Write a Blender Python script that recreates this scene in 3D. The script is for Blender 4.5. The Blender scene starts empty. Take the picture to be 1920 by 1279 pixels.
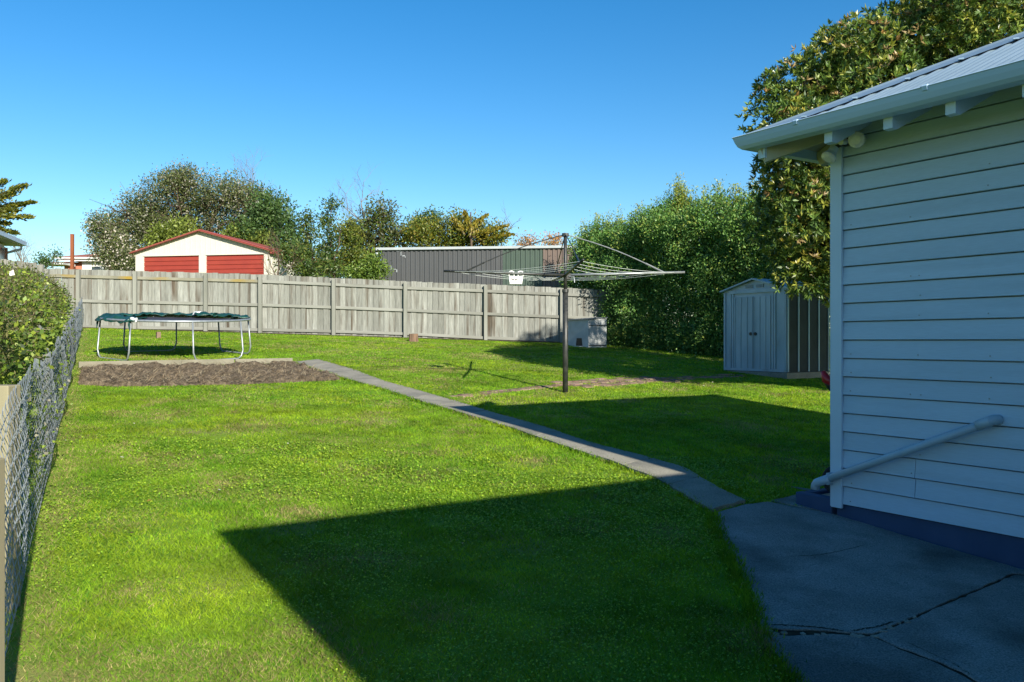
import bpy, math, random
import numpy as np
from mathutils import Vector, Matrix

random.seed(11)
rng = np.random.default_rng(11)
sc = bpy.context.scene
col = sc.collection

# ------------------------------------------------------------------ camera
FPX = 1550.0                       # focal length in pixels of the 1920 px wide photograph
CAMZ = 1.56                        # eye height over the lawn
cam = bpy.data.cameras.new('camera')
cam.sensor_width = 36.0
cam.lens = FPX / 1920 * 36
cam.clip_start = 0.05
cam.clip_end = 3000
camo = bpy.data.objects.new('camera', cam)
col.objects.link(camo)
camo.location = (0, 0, CAMZ)
camo.rotation_euler = (math.radians(90), 0, 0)
sc.camera = camo

# ------------------------------------------------------------------ sky, sun, exposure
SUN_AZ = math.radians(28.2)        # shadows fall this far to the left of straight ahead
SUN_EL = math.radians(24.4)
world = bpy.data.worlds.new('World')
sc.world = world
world.use_nodes = True
wn = world.node_tree
sky = wn.nodes.new('ShaderNodeTexSky')
sky.sky_type = 'NISHITA'
sky.sun_disc = False
sky.sun_elevation = SUN_EL
sky.sun_rotation = math.pi - SUN_AZ
sky.air_density = 1.0
sky.dust_density = 0.3
sky.ozone_density = 2.5
sky.altitude = 0
bg = wn.nodes['Background']
bg.inputs['Strength'].default_value = 0.085
hsv = wn.nodes.new('ShaderNodeHueSaturation')
hsv.inputs['Saturation'].default_value = 1.40
wn.links.new(sky.outputs[0], hsv.inputs['Color'])
wn.links.new(hsv.outputs[0], bg.inputs[0])

sun = bpy.data.lights.new('sun', 'SUN')
sun.energy = 5.0
sun.angle = math.radians(0.53)
sun.color = (1.0, 0.93, 0.80)
suno = bpy.data.objects.new('sun', sun)
col.objects.link(suno)
LDIR = Vector((-math.sin(SUN_AZ) * math.cos(SUN_EL), math.cos(SUN_AZ) * math.cos(SUN_EL), -math.sin(SUN_EL)))
suno.rotation_euler = LDIR.to_track_quat('-Z', 'Y').to_euler()
suno.location = (6, -10, 12)

sc.view_settings.view_transform = 'Standard'
sc.view_settings.look = 'None'
sc.view_settings.gamma = 1
sc.view_settings.exposure = 1.0
sc.view_settings.use_curve_mapping = False
sc.cycles.max_bounces = 6
sc.cycles.diffuse_bounces = 3
sc.cycles.transparent_max_bounces = 8

# ------------------------------------------------------------------ helpers: layout
SY, SX = 0.061, -0.038             # the section rises away from the camera and towards the left

def gz(x, y):
    return SY * np.clip(y, -10, 46) + SX * np.clip(x, -34, 16)

def P(px, py):
    """point of the sloping lawn under a pixel of the photograph"""
    a = (px - 960) / FPX
    b = (py - 639.5) / FPX
    y = CAMZ / (SY + SX * a + b)
    return Vector((a * y, y, SY * y + SX * a * y))

def AT(px, py, d):
    return Vector(((px - 960) / FPX * d, d, CAMZ + (639.5 - py) / FPX * d))

def tag(o, label=None, cat=None, group=None, kind=None):
    if label: o['label'] = label
    if cat: o['category'] = cat
    if group: o['group'] = group
    if kind: o['kind'] = kind
    return o

def empty(name, loc=(0, 0, 0), rz=0.0, label=None, cat=None, group=None):
    o = bpy.data.objects.new(name, None)
    o.empty_display_size = 0.2
    col.objects.link(o)
    o.location = loc
    o.rotation_euler = (0, 0, rz)
    return tag(o, label, cat, group)

def link(name, me, mat=None, parent=None, loc=None, smooth=False):
    o = bpy.data.objects.new(name, me)
    col.objects.link(o)
    if mat is not None and len(me.materials) == 0:
        me.materials.append(mat)
    if parent is not None:
        o.parent = parent
    if loc is not None:
        o.location = loc
    if smooth:
        me.polygons.foreach_set('use_smooth', np.ones(len(me.polygons), dtype=bool))
    return o

class MB:
    def __init__(s):
        s.v = []; s.f = []
    def add(s, vs, fs):
        n = len(s.v)
        s.v += [tuple(v) for v in vs]
        s.f += [tuple(i + n for i in f) for f in fs]
        return s
    def box(s, c, d, rz=0.0, M=None):
        hx, hy, hz = d[0] / 2, d[1] / 2, d[2] / 2
        vs = [Vector((x, y, z)) for z in (-hz, hz) for y in (-hy, hy) for x in (-hx, hx)]
        R = M if M is not None else Matrix.Rotation(rz, 3, 'Z')
        vs = [R @ v + Vector(c) for v in vs]
        return s.add(vs, [(0, 2, 3, 1), (4, 5, 7, 6), (0, 1, 5, 4), (2, 6, 7, 3), (0, 4, 6, 2), (1, 3, 7, 5)])
    def beam(s, a, b, w, h, up=(0, 0, 1)):
        a, b = Vector(a), Vector(b)
        d = b - a
        z = d.normalized()
        x = Vector(up).cross(z)
        if x.length < 1e-4: x = Vector((1, 0, 0))
        x.normalize(); y = z.cross(x)
        vs = []
        for p in (a, b):
            for sx, sy in ((-1, -1), (1, -1), (1, 1), (-1, 1)):
                vs.append(p + x * sx * w / 2 + y * sy * h / 2)
        return s.add(vs, [(3, 2, 1, 0), (4, 5, 6, 7), (0, 1, 5, 4), (1, 2, 6, 5), (2, 3, 7, 6), (3, 0, 4, 7)])
    def tube(s, pts, r, n=8, cap=True, closed=False):
        pts = [Vector(p) for p in pts]
        rs = r if hasattr(r, '__len__') else [r] * len(pts)
        rings = []
        m = len(pts)
        prev = None
        for i, p in enumerate(pts):
            if closed: t = pts[(i + 1) % m] - pts[i - 1]
            else: t = pts[min(i + 1, m - 1)] - pts[max(i - 1, 0)]
            t.normalize()
            ref = Vector((0, 0, 1)) if abs(t.z) < 0.9 else Vector((1, 0, 0))
            x = ref.cross(t)
            if prev is not None:
                x = prev - t * prev.dot(t)
            x.normalize(); prev = x
            y = t.cross(x)
            rings.append([p + (x * math.cos(2 * math.pi * k / n) + y * math.sin(2 * math.pi * k / n)) * rs[i] for k in range(n)])
        vs = [v for rg in rings for v in rg]
        fs = []
        for i in range(m if closed else m - 1):
            j = (i + 1) % m
            for k in range(n):
                fs.append((i * n + k, i * n + (k + 1) % n, j * n + (k + 1) % n, j * n + k))
        if cap and not closed:
            fs.append(tuple(reversed(range(n))))
            fs.append(tuple(range((m - 1) * n, m * n)))
        return s.add(vs, fs)
    def prism(s, poly, thick):
        """polygon of 3D points, top as given, bottom thick lower"""
        n = len(poly)
        vs = [Vector(p) for p in poly] + [Vector(p) - Vector((0, 0, thick)) for p in poly]
        fs = [tuple(range(n)), tuple(reversed(range(n, 2 * n)))]
        fs += [(i, n + i, n + (i + 1) % n, (i + 1) % n) for i in range(n)]
        return s.add(vs, fs)
    def extrude(s, prof, pts_fn, closed=False):
        """prof: list of 2D; pts_fn: list of functions (a,b)->Vector, one for each station"""
        m = len(prof); n0 = len(s.v)
        for fn in pts_fn:
            s.v += [tuple(fn(a, b)) for a, b in prof]
        for i in range(len(pts_fn) - 1):
            for k in range(m if closed else m - 1):
                k2 = (k + 1) % m
                s.f.append((n0 + i * m + k, n0 + i * m + k2, n0 + (i + 1) * m + k2, n0 + (i + 1) * m + k))
        if closed:
            s.f.append(tuple(n0 + k for k in range(m)))
            s.f.append(tuple(n0 + (len(pts_fn) - 1) * m + k for k in reversed(range(m))))
        return s
    def mesh(s, name):
        me = bpy.data.meshes.new(name)
        me.from_pydata(s.v, [], s.f)
        me.update()
        return me
    def build(s, name, mat, parent=None, smooth=False, bevel=0, fix=True):
        me = s.mesh(name)
        if fix:
            import bmesh
            bm = bmesh.new(); bm.from_mesh(me)
            bmesh.ops.recalc_face_normals(bm, faces=bm.faces)
            bm.to_mesh(me); bm.free()
        o = link(name, me, mat, parent, smooth=smooth)
        if bevel:
            md = o.modifiers.new('bevel', 'BEVEL'); md.width = bevel; md.segments = 2; md.limit_method = 'ANGLE'
        return o

def np_mesh(name, V, nper, colors=None):
    """V: (N, nper, 3) separate polygons"""
    N = V.shape[0]
    me = bpy.data.meshes.new(name)
    me.vertices.add(N * nper); me.loops.add(N * nper); me.polygons.add(N)
    me.vertices.foreach_set('co', V.reshape(-1).astype(np.float32))
    me.loops.foreach_set('vertex_index', np.arange(N * nper, dtype=np.int32))
    me.polygons.foreach_set('loop_start', np.arange(0, N * nper, nper, dtype=np.int32))
    if colors is not None:
        at = me.attributes.new('tint', 'FLOAT_COLOR', 'POINT')
        c = np.ones((N, nper, 4), dtype=np.float32)
        c[:, :, :3] = colors[:, None, :]
        at.data.foreach_set('color', c.reshape(-1))
    me.update(calc_edges=True)
    return me

def vnoise(x, y, scale, seed):
    """smooth value noise in 0..1"""
    r = np.random.default_rng(seed).random((64, 64))
    X, Y = x / scale, y / scale
    xi, yi = np.floor(X).astype(int), np.floor(Y).astype(int)
    fx, fy = X - xi, Y - yi
    fx, fy = fx * fx * (3 - 2 * fx), fy * fy * (3 - 2 * fy)
    g = lambda i, j: r[i % 64, j % 64]
    return (g(xi, yi) * (1 - fx) + g(xi + 1, yi) * fx) * (1 - fy) + (g(xi, yi + 1) * (1 - fx) + g(xi + 1, yi + 1) * fx) * fy

def inpoly(x, y, poly):
    x = np.asarray(x); y = np.asarray(y)
    res = np.zeros(x.shape, dtype=bool)
    n = len(poly)
    for i in range(n):
        x1, y1 = poly[i][0], poly[i][1]
        x2, y2 = poly[(i + 1) % n][0], poly[(i + 1) % n][1]
        c = ((y1 > y) != (y2 > y)) & (x < (x2 - x1) * (y - y1) / ((y2 - y1) if y2 != y1 else 1e-9) + x1)
        res ^= c
    return res

# ------------------------------------------------------------------ helpers: materials
def material(name, c1, c2=None, scale=4.0, rough=0.75, bump=0.0, bscale=None, stretch=(1, 1, 1), rand=0.0,
             metallic=0.0, c3=None, scale3=1.5, lo3=0.55, hi3=0.7, spec=0.5, bdist=0.01, detail=6, lo=0.35, hi=0.65, grain=0.0, gscale=150):
    m = bpy.data.materials.new(name)
    m.use_nodes = True
    nt = m.node_tree; N = nt.nodes; L = nt.links
    b = N['Principled BSDF']
    b.inputs['Roughness'].default_value = rough
    b.inputs['Metallic'].default_value = metallic
    b.inputs['Specular IOR Level'].default_value = spec
    tc = N.new('ShaderNodeTexCoord')
    oi = N.new('ShaderNodeObjectInfo')
    vm = N.new('ShaderNodeVectorMath'); vm.operation = 'MULTIPLY'
    vm.inputs[1].default_value = stretch
    L.new(tc.outputs['Object'], vm.inputs[0])
    ml = N.new('ShaderNodeMath'); ml.operation = 'MULTIPLY'; ml.inputs[1].default_value = 57.0
    L.new(oi.outputs['Random'], ml.inputs[0])
    va = N.new('ShaderNodeVectorMath'); va.operation = 'ADD'
    L.new(vm.outputs[0], va.inputs[0]); L.new(ml.outputs[0], va.inputs[1])
    def noise(s, d=detail):
        n = N.new('ShaderNodeTexNoise'); n.inputs['Scale'].default_value = s; n.inputs['Detail'].default_value = d
        L.new(va.outputs[0], n.inputs['Vector'])
        return n
    def mix(fac, a, bb):
        x = N.new('ShaderNodeMix'); x.data_type = 'RGBA'
        for sock, val in ((x.inputs[0], fac), (x.inputs[6], a), (x.inputs[7], bb)):
            if hasattr(val, 'is_linked') or hasattr(val, 'links'): L.new(val, sock)
            else: sock.default_value = val if not isinstance(val, tuple) else (*val, 1)
        return x.outputs[2]
    def rampf(src, a, bb):
        r = N.new('ShaderNodeMapRange'); r.inputs[1].default_value = a; r.inputs[2].default_value = bb
        L.new(src, r.inputs[0]); return r.outputs[0]
    out = None
    if c2 is None: c2 = tuple(x * 0.85 for x in c1)
    n1 = noise(scale)
    out = mix(rampf(n1.outputs[0], lo, hi), c1, c2)
    if c3 is not None:
        n3 = noise(scale3, 4)
        out = mix(rampf(n3.outputs[0], lo3, hi3), out, c3)
    if rand:
        mr = N.new('ShaderNodeMapRange'); mr.inputs[3].default_value = 1 - rand; mr.inputs[4].default_value = 1 + rand
        L.new(oi.outputs['Random'], mr.inputs[0])
        hs = N.new('ShaderNodeHueSaturation')
        L.new(out, hs.inputs['Color']); L.new(mr.outputs[0], hs.inputs['Value'])
        out = hs.outputs[0]
    if grain:
        gn = noise(gscale, 3)
        gm = N.new('ShaderNodeMapRange'); gm.inputs[1].default_value = .3; gm.inputs[2].default_value = .7
        gm.inputs[3].default_value = 1 - grain; gm.inputs[4].default_value = 1 + grain
        L.new(gn.outputs[0], gm.inputs[0])
        gh = N.new('ShaderNodeHueSaturation')
        L.new(out, gh.inputs['Color']); L.new(gm.outputs[0], gh.inputs['Value'])
        out = gh.outputs[0]
    L.new(out, b.inputs['Base Color'])
    if bump:
        bn = noise(bscale or scale * 3)
        bp = N.new('ShaderNodeBump'); bp.inputs['Strength'].default_value = bump; bp.inputs['Distance'].default_value = bdist
        L.new(bn.outputs[0], bp.inputs['Height']); L.new(bp.outputs[0], b.inputs['Normal'])
    return m

def leaf_material(name, rough=0.45, trans=0.35, spec=0.4):
    m = bpy.data.materials.new(name); m.use_nodes = True
    nt = m.node_tree; N = nt.nodes; L = nt.links
    b = N['Principled BSDF']
    b.inputs['Roughness'].default_value = rough
    b.inputs['Specular IOR Level'].default_value = spec
    at = N.new('ShaderNodeAttribute'); at.attribute_name = 'tint'
    L.new(at.outputs['Color'], b.inputs['Base Color'])
    tr = N.new('ShaderNodeBsdfTranslucent')
    hs = N.new('ShaderNodeHueSaturation'); hs.inputs['Value'].default_value = 1.3; hs.inputs['Saturation'].default_value = 1.1
    L.new(at.outputs['Color'], hs.inputs['Color']); L.new(hs.outputs[0], tr.inputs['Color'])
    mx = N.new('ShaderNodeMixShader'); mx.inputs[0].default_value = trans
    L.new(b.outputs[0], mx.inputs[1]); L.new(tr.outputs[0], mx.inputs[2])
    L.new(mx.outputs[0], N['Material Output'].inputs['Surface'])
    return m

MAT = {}
MAT['ground'] = material('lawn_soil', (0.12, 0.205, 0.022), (0.18, 0.26, 0.03), scale=6, rough=0.95, bump=0.5, bscale=60, bdist=0.02,
                         c3=(0.20, 0.19, 0.07), scale3=1.3, lo3=0.56, hi3=0.75, spec=0.1)
MAT['soil'] = material('garden_soil', (0.055, 0.043, 0.030), (0.145, 0.116, 0.082), scale=12, grain=.3, gscale=40, rough=1, bump=0.9, bscale=45, bdist=0.03, spec=0.1)
MAT['dirt'] = material('dirt', (0.025, 0.02, 0.014), (0.05, 0.04, 0.025), scale=20, rough=1, bump=0.6, bscale=60, spec=0.1)
MAT['concrete'] = material('concrete', (0.185, 0.18, 0.165), (0.265, 0.255, 0.235), scale=2.6, grain=.5, gscale=130, rough=0.85, bump=0.5, bscale=55, bdist=0.005,
                           c3=(0.10, 0.10, 0.09), scale3=1.9, lo3=0.44, hi3=0.66, lo=.3, hi=.7, detail=10, spec=0.25)
MAT['path'] = material('path_concrete', (0.205, 0.195, 0.16), (0.275, 0.26, 0.21), scale=3, grain=.35, gscale=110, rough=0.92, bump=0.6, bscale=90, bdist=0.006,
                       c3=(0.14, 0.14, 0.12), scale3=2.1, lo3=0.52, hi3=0.75, detail=10, spec=0.2)
MAT['brick'] = material('paver_brick', (0.19, 0.115, 0.085), (0.24, 0.18, 0.13), scale=9, rough=0.9, bump=0.4, bscale=60, rand=0.3, spec=0.2)
MAT['weatherboard'] = material('weatherboard_paint', (0.455, 0.585, 0.70), (0.42, 0.545, 0.65), scale=2.4, rough=0.5, bump=0.2, bscale=16, c3=(0.35, 0.46, 0.55), scale3=2.2, lo3=.55, hi3=.85, grain=.05, gscale=60,
                               stretch=(0.25, 1, 3), bdist=0.004, rand=0.05, spec=0.4)
MAT['trim'] = material('trim_paint', (0.52, 0.65, 0.76), (0.48, 0.60, 0.71), scale=3, rough=0.45, bump=0.08, bscale=20, spec=0.45)
MAT['cream'] = material('eave_paint', (0.46, 0.44, 0.30), (0.40, 0.38, 0.27), scale=4, rough=0.6, spec=0.3)
MAT['plinth'] = material('plinth_paint', (0.030, 0.060, 0.13), (0.045, 0.08, 0.16), scale=4, rough=0.7, bump=0.3, bscale=40, bdist=0.006, spec=0.3)
MAT['zinc'] = material('zinc_roof', (0.31, 0.42, 0.50), (0.26, 0.36, 0.43), scale=2, rough=0.36, metallic=0.5, bump=0.05, bscale=8, spec=0.5)
MAT['gutter'] = material('gutter_paint', (0.41, 0.57, 0.74), (0.37, 0.52, 0.68), scale=2, rough=0.35, spec=0.5, stretch=(0.4, 1, 1))
MAT['pvc'] = material('pvc_paint', (0.38, 0.50, 0.58), (0.35, 0.46, 0.54), scale=6, rough=0.4, spec=0.5)
MAT['black'] = material('black_plastic', (0.012, 0.012, 0.013), (0.02, 0.02, 0.02), rough=0.45)
MAT['rubber'] = material('rubber', (0.015, 0.015, 0.015), (0.025, 0.025, 0.025), rough=0.8)
MAT['red'] = material('red_plastic', (0.45, 0.012, 0.02), (0.38, 0.01, 0.018), rough=0.3)
MAT['glasslens'] = material('lamp_lens', (0.70, 0.70, 0.66), (0.6, 0.6, 0.58), rough=0.15, scale=30)
MAT['paling'] = material('weathered_paling', (0.225, 0.232, 0.212), (0.16, 0.164, 0.146), scale=7, rough=0.9, bump=0.5, bscale=22, bdist=0.006,
                         stretch=(1, 1, 0.13), rand=0.16, grain=.2, gscale=60, c3=(0.078, 0.064, 0.048), scale3=6.0, lo3=0.52, hi3=0.70, spec=0.15)
MAT['rail'] = material('weathered_rail', (0.215, 0.22, 0.198), (0.165, 0.168, 0.147), scale=6, rough=0.9, bump=0.4, bscale=24, bdist=0.005,
                       stretch=(0.12, 1, 1), rand=0.1, spec=0.15)
MAT['lichen'] = material('lichen_rail', (0.215, 0.21, 0.165), (0.165, 0.16, 0.12), scale=6, rough=0.95, bump=0.4, bscale=24, bdist=0.005,
                         stretch=(0.4, 1, 1), c3=(0.24, 0.17, 0.035), scale3=3.2, lo3=0.50, hi3=0.66, spec=0.15)
MAT['post'] = material('fence_post', (0.22, 0.225, 0.20), (0.17, 0.174, 0.15), scale=5, rough=0.9, bump=0.4, bscale=24, bdist=0.005,
                       stretch=(1, 1, 0.15), rand=0.08, spec=0.15)
MAT['sawn'] = material('sawn_post', (0.26, 0.235, 0.15), (0.21, 0.19, 0.125), scale=5, rough=0.85, bump=0.3, bscale=30, stretch=(1, 1, 0.1), bdist=0.004, spec=0.2)
MAT['sleeper'] = material('timber_edging', (0.21, 0.195, 0.15), (0.155, 0.145, 0.11), scale=5, rough=0.95, bump=0.4, bscale=24, stretch=(0.15, 1, 1), rand=0.1, spec=0.1)
MAT['galv'] = material('galvanised', (0.30, 0.33, 0.35), (0.23, 0.26, 0.28), scale=15, rough=0.42, metallic=0.5, spec=0.5)
MAT['wire'] = material('fence_wire', (0.25, 0.28, 0.305), (0.18, 0.205, 0.225), scale=6, rough=0.5, metallic=0.4, spec=0.5)
MAT['mat'] = material('jump_mat', (0.018, 0.022, 0.035), (0.03, 0.034, 0.05), scale=12, rough=0.75)
MAT['pad'] = material('green_pad', (0.006, 0.036, 0.028), (0.010, 0.06, 0.044), scale=7, rough=0.45, bump=0.5, bscale=18, bdist=0.02)
MAT['padwhite'] = material('pad_lining', (0.62, 0.64, 0.62), (0.5, 0.53, 0.52), scale=9, rough=0.6)
MAT['hoist'] = material('hoist_pole', (0.022, 0.026, 0.026), (0.05, 0.05, 0.045), scale=14, rough=0.45, metallic=0.3, c3=(0.16, 0.14, 0.11), scale3=30, lo3=0.66, hi3=0.72)
MAT['hoistarm'] = material('hoist_arm', (0.26, 0.28, 0.29), (0.19, 0.21, 0.22), scale=14, rough=0.4, metallic=0.4)
MAT['cord'] = material('line_cord', (0.62, 0.66, 0.62), (0.5, 0.55, 0.52), scale=20, rough=0.6)
MAT['white'] = material('white_plastic', (0.80, 0.80, 0.78), (0.76, 0.76, 0.74), scale=8, rough=0.35)
MAT['shed'] = material('galvanised_shed', (0.26, 0.36, 0.43), (0.36, 0.46, 0.53), scale=3.5, rough=0.5, metallic=0.25, bump=0.1, bscale=6,
                       c3=(0.22, 0.26, 0.28), scale3=2.2, lo3=0.55, hi3=0.8, stretch=(1, 1, 0.4))
MAT['shedside'] = material('shaded_shed_side', (0.022, 0.027, 0.029), (0.034, 0.040, 0.042), scale=3, rough=0.6, spec=0.25)
MAT['kennel'] = material('kennel_paint', (0.44, 0.46, 0.46), (0.37, 0.385, 0.38), scale=5, rough=0.6, c3=(0.36, 0.35, 0.31), scale3=3, lo3=0.6, hi3=0.8, bump=0.1)
MAT['charcoal'] = material('charcoal_steel', (0.052, 0.055, 0.057), (0.06, 0.063, 0.065), scale=1.5, rough=0.5, stretch=(1, 1, 0.3))
MAT['greensteel'] = material('green_steel', (0.038, 0.062, 0.046), (0.044, 0.07, 0.052), scale=1.5, rough=0.5)
MAT['brownsteel'] = material('brown_steel', (0.105, 0.078, 0.064), (0.12, 0.088, 0.072), scale=1.5, rough=0.5)
MAT['shedcap'] = material('pale_flashing', (0.34, 0.37, 0.38), (0.30, 0.33, 0.34), scale=3, rough=0.5)
MAT['creamwall'] = material('cream_cladding', (0.52, 0.50, 0.43), (0.49, 0.47, 0.405), scale=3, rough=0.55)
MAT['redsteel'] = material('red_steel', (0.26, 0.036, 0.022), (0.23, 0.03, 0.02), scale=2, rough=0.5)
MAT['redtrim'] = material('red_trim', (0.27, 0.06, 0.045), (0.23, 0.05, 0.04), scale=2, rough=0.55)
MAT['rust'] = material('rusty_steel', (0.24, 0.075, 0.022), (0.17, 0.045, 0.016), scale=4, rough=0.85, stretch=(1, 1, 0.4))
MAT['wallbrick'] = material('red_brickwork', (0.40, 0.16, 0.10), (0.33, 0.125, 0.08), scale=10, rough=0.9, stretch=(0.5, 0.5, 2))
MAT['tile'] = material('red_roof_tile', (0.30, 0.095, 0.06), (0.23, 0.075, 0.05), scale=6, rough=0.8, bump=0.4, bscale=8)
MAT['housewhite'] = material('white_joinery', (0.6, 0.6, 0.58), (0.55, 0.55, 0.54), scale=3, rough=0.45)
MAT['glass'] = material('window_glass', (0.04, 0.055, 0.07), (0.05, 0.065, 0.08), scale=2, rough=0.06, spec=0.8)
MAT['bark'] = material('bark', (0.12, 0.09, 0.065), (0.075, 0.056, 0.042), scale=9, rough=0.95, bump=0.7, bscale=18, stretch=(1, 1, 0.3), bdist=0.02, spec=0.1)
MAT['twig'] = material('pale_twig', (0.19, 0.155, 0.12), (0.14, 0.11, 0.085), scale=9, rough=0.95, spec=0.1)
MAT['stump'] = material('stump_wood', (0.20, 0.125, 0.08), (0.085, 0.055, 0.036), scale=12, rough=0.95, bump=0.6, bscale=25, stretch=(1, 1, 0.25))
MAT['leaf'] = leaf_material('leaf')
MAT['leafgloss'] = leaf_material('glossy_leaf', rough=0.38, trans=0.25, spec=0.5)
MAT['clover'] = leaf_material('clover_leaf', rough=0.5, trans=0.3, spec=0.25)
MAT['grass'] = leaf_material('grass_blade', rough=0.7, trans=0.40, spec=0.10)

# ================================================================== THE SETTING
# ---- house frame: X runs along the visible wall away from the camera, Y out of the wall towards the lawn
HU = Vector((-1001.0, FPX, 0)).normalized()
HN = Vector((-HU.y, HU.x, 0))
HD = 6.05
HC = Vector((608.0 / FPX * HD, HD, CAMZ - (965 - 639.5) / FPX * HD))
HR = math.atan2(HU.y, HU.x)
def H(X, Y, Z=0.0):
    return HC + HU * X + HN * Y + Vector((0, 0, Z))
def lift(p, dz):
    p = Vector(p); return Vector((p.x, p.y, float(SY * p.y + SX * p.x) + dz))

# ---- path, patio and bed outlines on the lawn
path_left = [(551, 681), (600, 697), (661, 716), (714, 730), (795, 757), (840, 770), (958, 806), (1051, 838), (1142, 868), (1230, 901), (1302, 943), (1335, 962)]
path_right = [(597, 676), (635, 687), (668, 697), (720, 717), (795, 738), (840, 751), (931, 779), (1027, 806), (1103, 833), (1196, 857), (1278, 880), (1335, 913), (1396, 945)]
PL = [P(*p) for p in path_left]
PR = [P(*p) for p in path_right]
bed_px = [(152, 691), (350, 689), (548, 684), (575, 692), (608, 702), (638, 713), (560, 717), (470, 721), (330, 724), (220, 725), (150, 722)]
BED = [P(*p) for p in bed_px]

def resample(pts, n):
    pts = [Vector(p) for p in pts]
    d = [0]
    for a, b in zip(pts, pts[1:]): d.append(d[-1] + (b - a).length)
    out = []
    for i in range(n):
        t = d[-1] * i / (n - 1)
        k = max(j for j in range(len(d)) if d[j] <= t + 1e-9); k = min(k, len(pts) - 2)
        out.append(pts[k].lerp(pts[k + 1], (t - d[k]) / max(d[k + 1] - d[k], 1e-9)))
    return out

def ragged(poly, step=0.06, amp=0.008, edges=None):
    out = []
    n = len(poly)
    for i in range(n):
        a, b = Vector(poly[i]), Vector(poly[(i + 1) % n])
        L_ = (b - a).length
        m = max(1, int(L_ / step))
        for k in range(m):
            p = a.lerp(b, k / m)
            if edges is None or i in edges:
                p = p + Vector((random.uniform(-amp, amp), random.uniform(-amp, amp), 0))
            out.append(p)
    return out

# ---- ground sheet (one sheet out to the horizon)
def axis(fine0, fine1, step, far):
    a = list(np.arange(fine0, fine1 + 1e-6, step))
    s = step
    lo, hi = fine0, fine1
    while hi < far:
        s *= 1.5; hi += s; lo -= s
        a = [lo] + a + [hi]
    return np.array(a)
gx = axis(-34, 16, 1.0, 1500); gy = axis(-10, 46, 1.0, 1500)
X, Y = np.meshgrid(gx, gy, indexing='ij')
Z = gz(X, Y)
nx, ny = len(gx), len(gy)
verts = np.stack([X, Y, Z], -1).reshape(-1, 3)
faces = [(i * ny + j, (i + 1) * ny + j, (i + 1) * ny + j + 1, i * ny + j + 1) for i in range(nx - 1) for j in range(ny - 1)]
me = bpy.data.meshes.new('ground'); me.from_pydata(verts.tolist(), [], faces); me.update()
tag(link('ground', me, MAT['ground']), kind='structure')

# ---- concrete path of poured slabs
pathroot = empty('path'); tag(pathroot, 'narrow concrete path from the patio up to the garden bed', kind='structure')
NP = 15
LL, RR = resample(PL, NP * 6 + 1), resample(PR, NP * 6 + 1)
for k in range(NP):
    l = LL[k * 6:(k + 1) * 6 + 1]; r = RR[k * 6:(k + 1) * 6 + 1]
    eps = 0.006
    poly = [lift(p, 0.030) for p in l] + [lift(p, 0.030) for p in reversed(r)]
    d = (l[-1] - l[0]).normalized() * eps
    poly[0] += d; poly[len(l)] -= d; poly[len(l) - 1] -= d; poly[-1] += d
    MB().prism(ragged(poly, 0.07, 0.012), 0.06).build('slab', MAT['path'], pathroot)

# ---- cracked concrete patio beside the house
patio = empty('patio'); tag(patio, 'cracked grey concrete patio beside the house wall', kind='structure')
def L3(lst): return [lift(P(*p) if isinstance(p, tuple) else p, 0.010) for p in lst]
slabA = L3([(1337, 966), (1396, 948), (1441, 943), H(0.03, 0.0), H(-0.7, 0.03), H(-1.44, 0.03), (1900, 1078), (1840, 1104), (1762, 1136), (1702, 1164),
            (1664, 1180), (1636, 1192), (1600, 1190), (1560, 1186), (1520, 1184), (1470, 1183), (1428, 1180), (1412, 1130), (1392, 1085), (1380, 1055), (1355, 1018), (1344, 995)])
slabC = L3([(1903, 1081), H(-1.462, 0.03), H(-3.6, 0.03), H(-4.2, 2.2), (1980, 1400), (1862, 1300), (1800, 1262), (1745, 1238), (1690, 1218), (1641, 1196), (1667, 1184), (1705, 1168), (1765, 1140), (1842, 1108)])
slabB = L3([(1430, 1194), (1480, 1196), (1520, 1195), (1560, 1193), (1600, 1195), (1634, 1197), (1686, 1221), (1742, 1242), (1797, 1266), (1859, 1304), (1960, 1405), H(-4.2, 2.4), H(-4.2, 3.6), (1560, 1420), (1520, 1330), (1496, 1285), (1476, 1258), (1448, 1224)])
slabD = L3([(1446, 941), (1503, 927), (1530, 921), H(0.75, -0.45), H(0.04, -0.45), H(0.045, -0.01)])
for sp in (slabA, slabB, slabC, slabD):
    MB().prism(ragged(sp, 0.04, 0.006), 0.05).build('slab', MAT['concrete'], patio)
sub = [lift(p, 0.004) for p in L3([(1345, 975), (1450, 945), H(-0.1, 0.02), H(-3.6, 0.02), H(-4.2, 2.2), H(-4.2, 3.5), (1560, 1410), (1500, 1270), (1425, 1150), (1392, 1070)])]
MB().prism(sub, 0.02).build('bare_earth', MAT['dirt'], patio)
chips = MB()
for px, py in [(1442, 1188), (1455, 1193), (1470, 1190), (1506, 1192), (1532, 1194), (1545, 1193), (1600, 1195), (1612, 1197), (1655, 1187), (1668, 1180), (1685, 1171), (1700, 1169), (1715, 1160), (1640, 1197)]:
    c = P(px, py); s = random.uniform(0.012, 0.03)
    M3 = Matrix.Rotation(random.uniform(0, 6), 3, 'Z') @ Matrix.Rotation(random.uniform(-.3, .3), 3, 'X')
    chips.box(lift(c, 0.002), (s * 1.6, s, 0.02), M=M3)
tag(chips.build('concrete_chips', MAT['path'], patio), kind='stuff')

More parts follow.
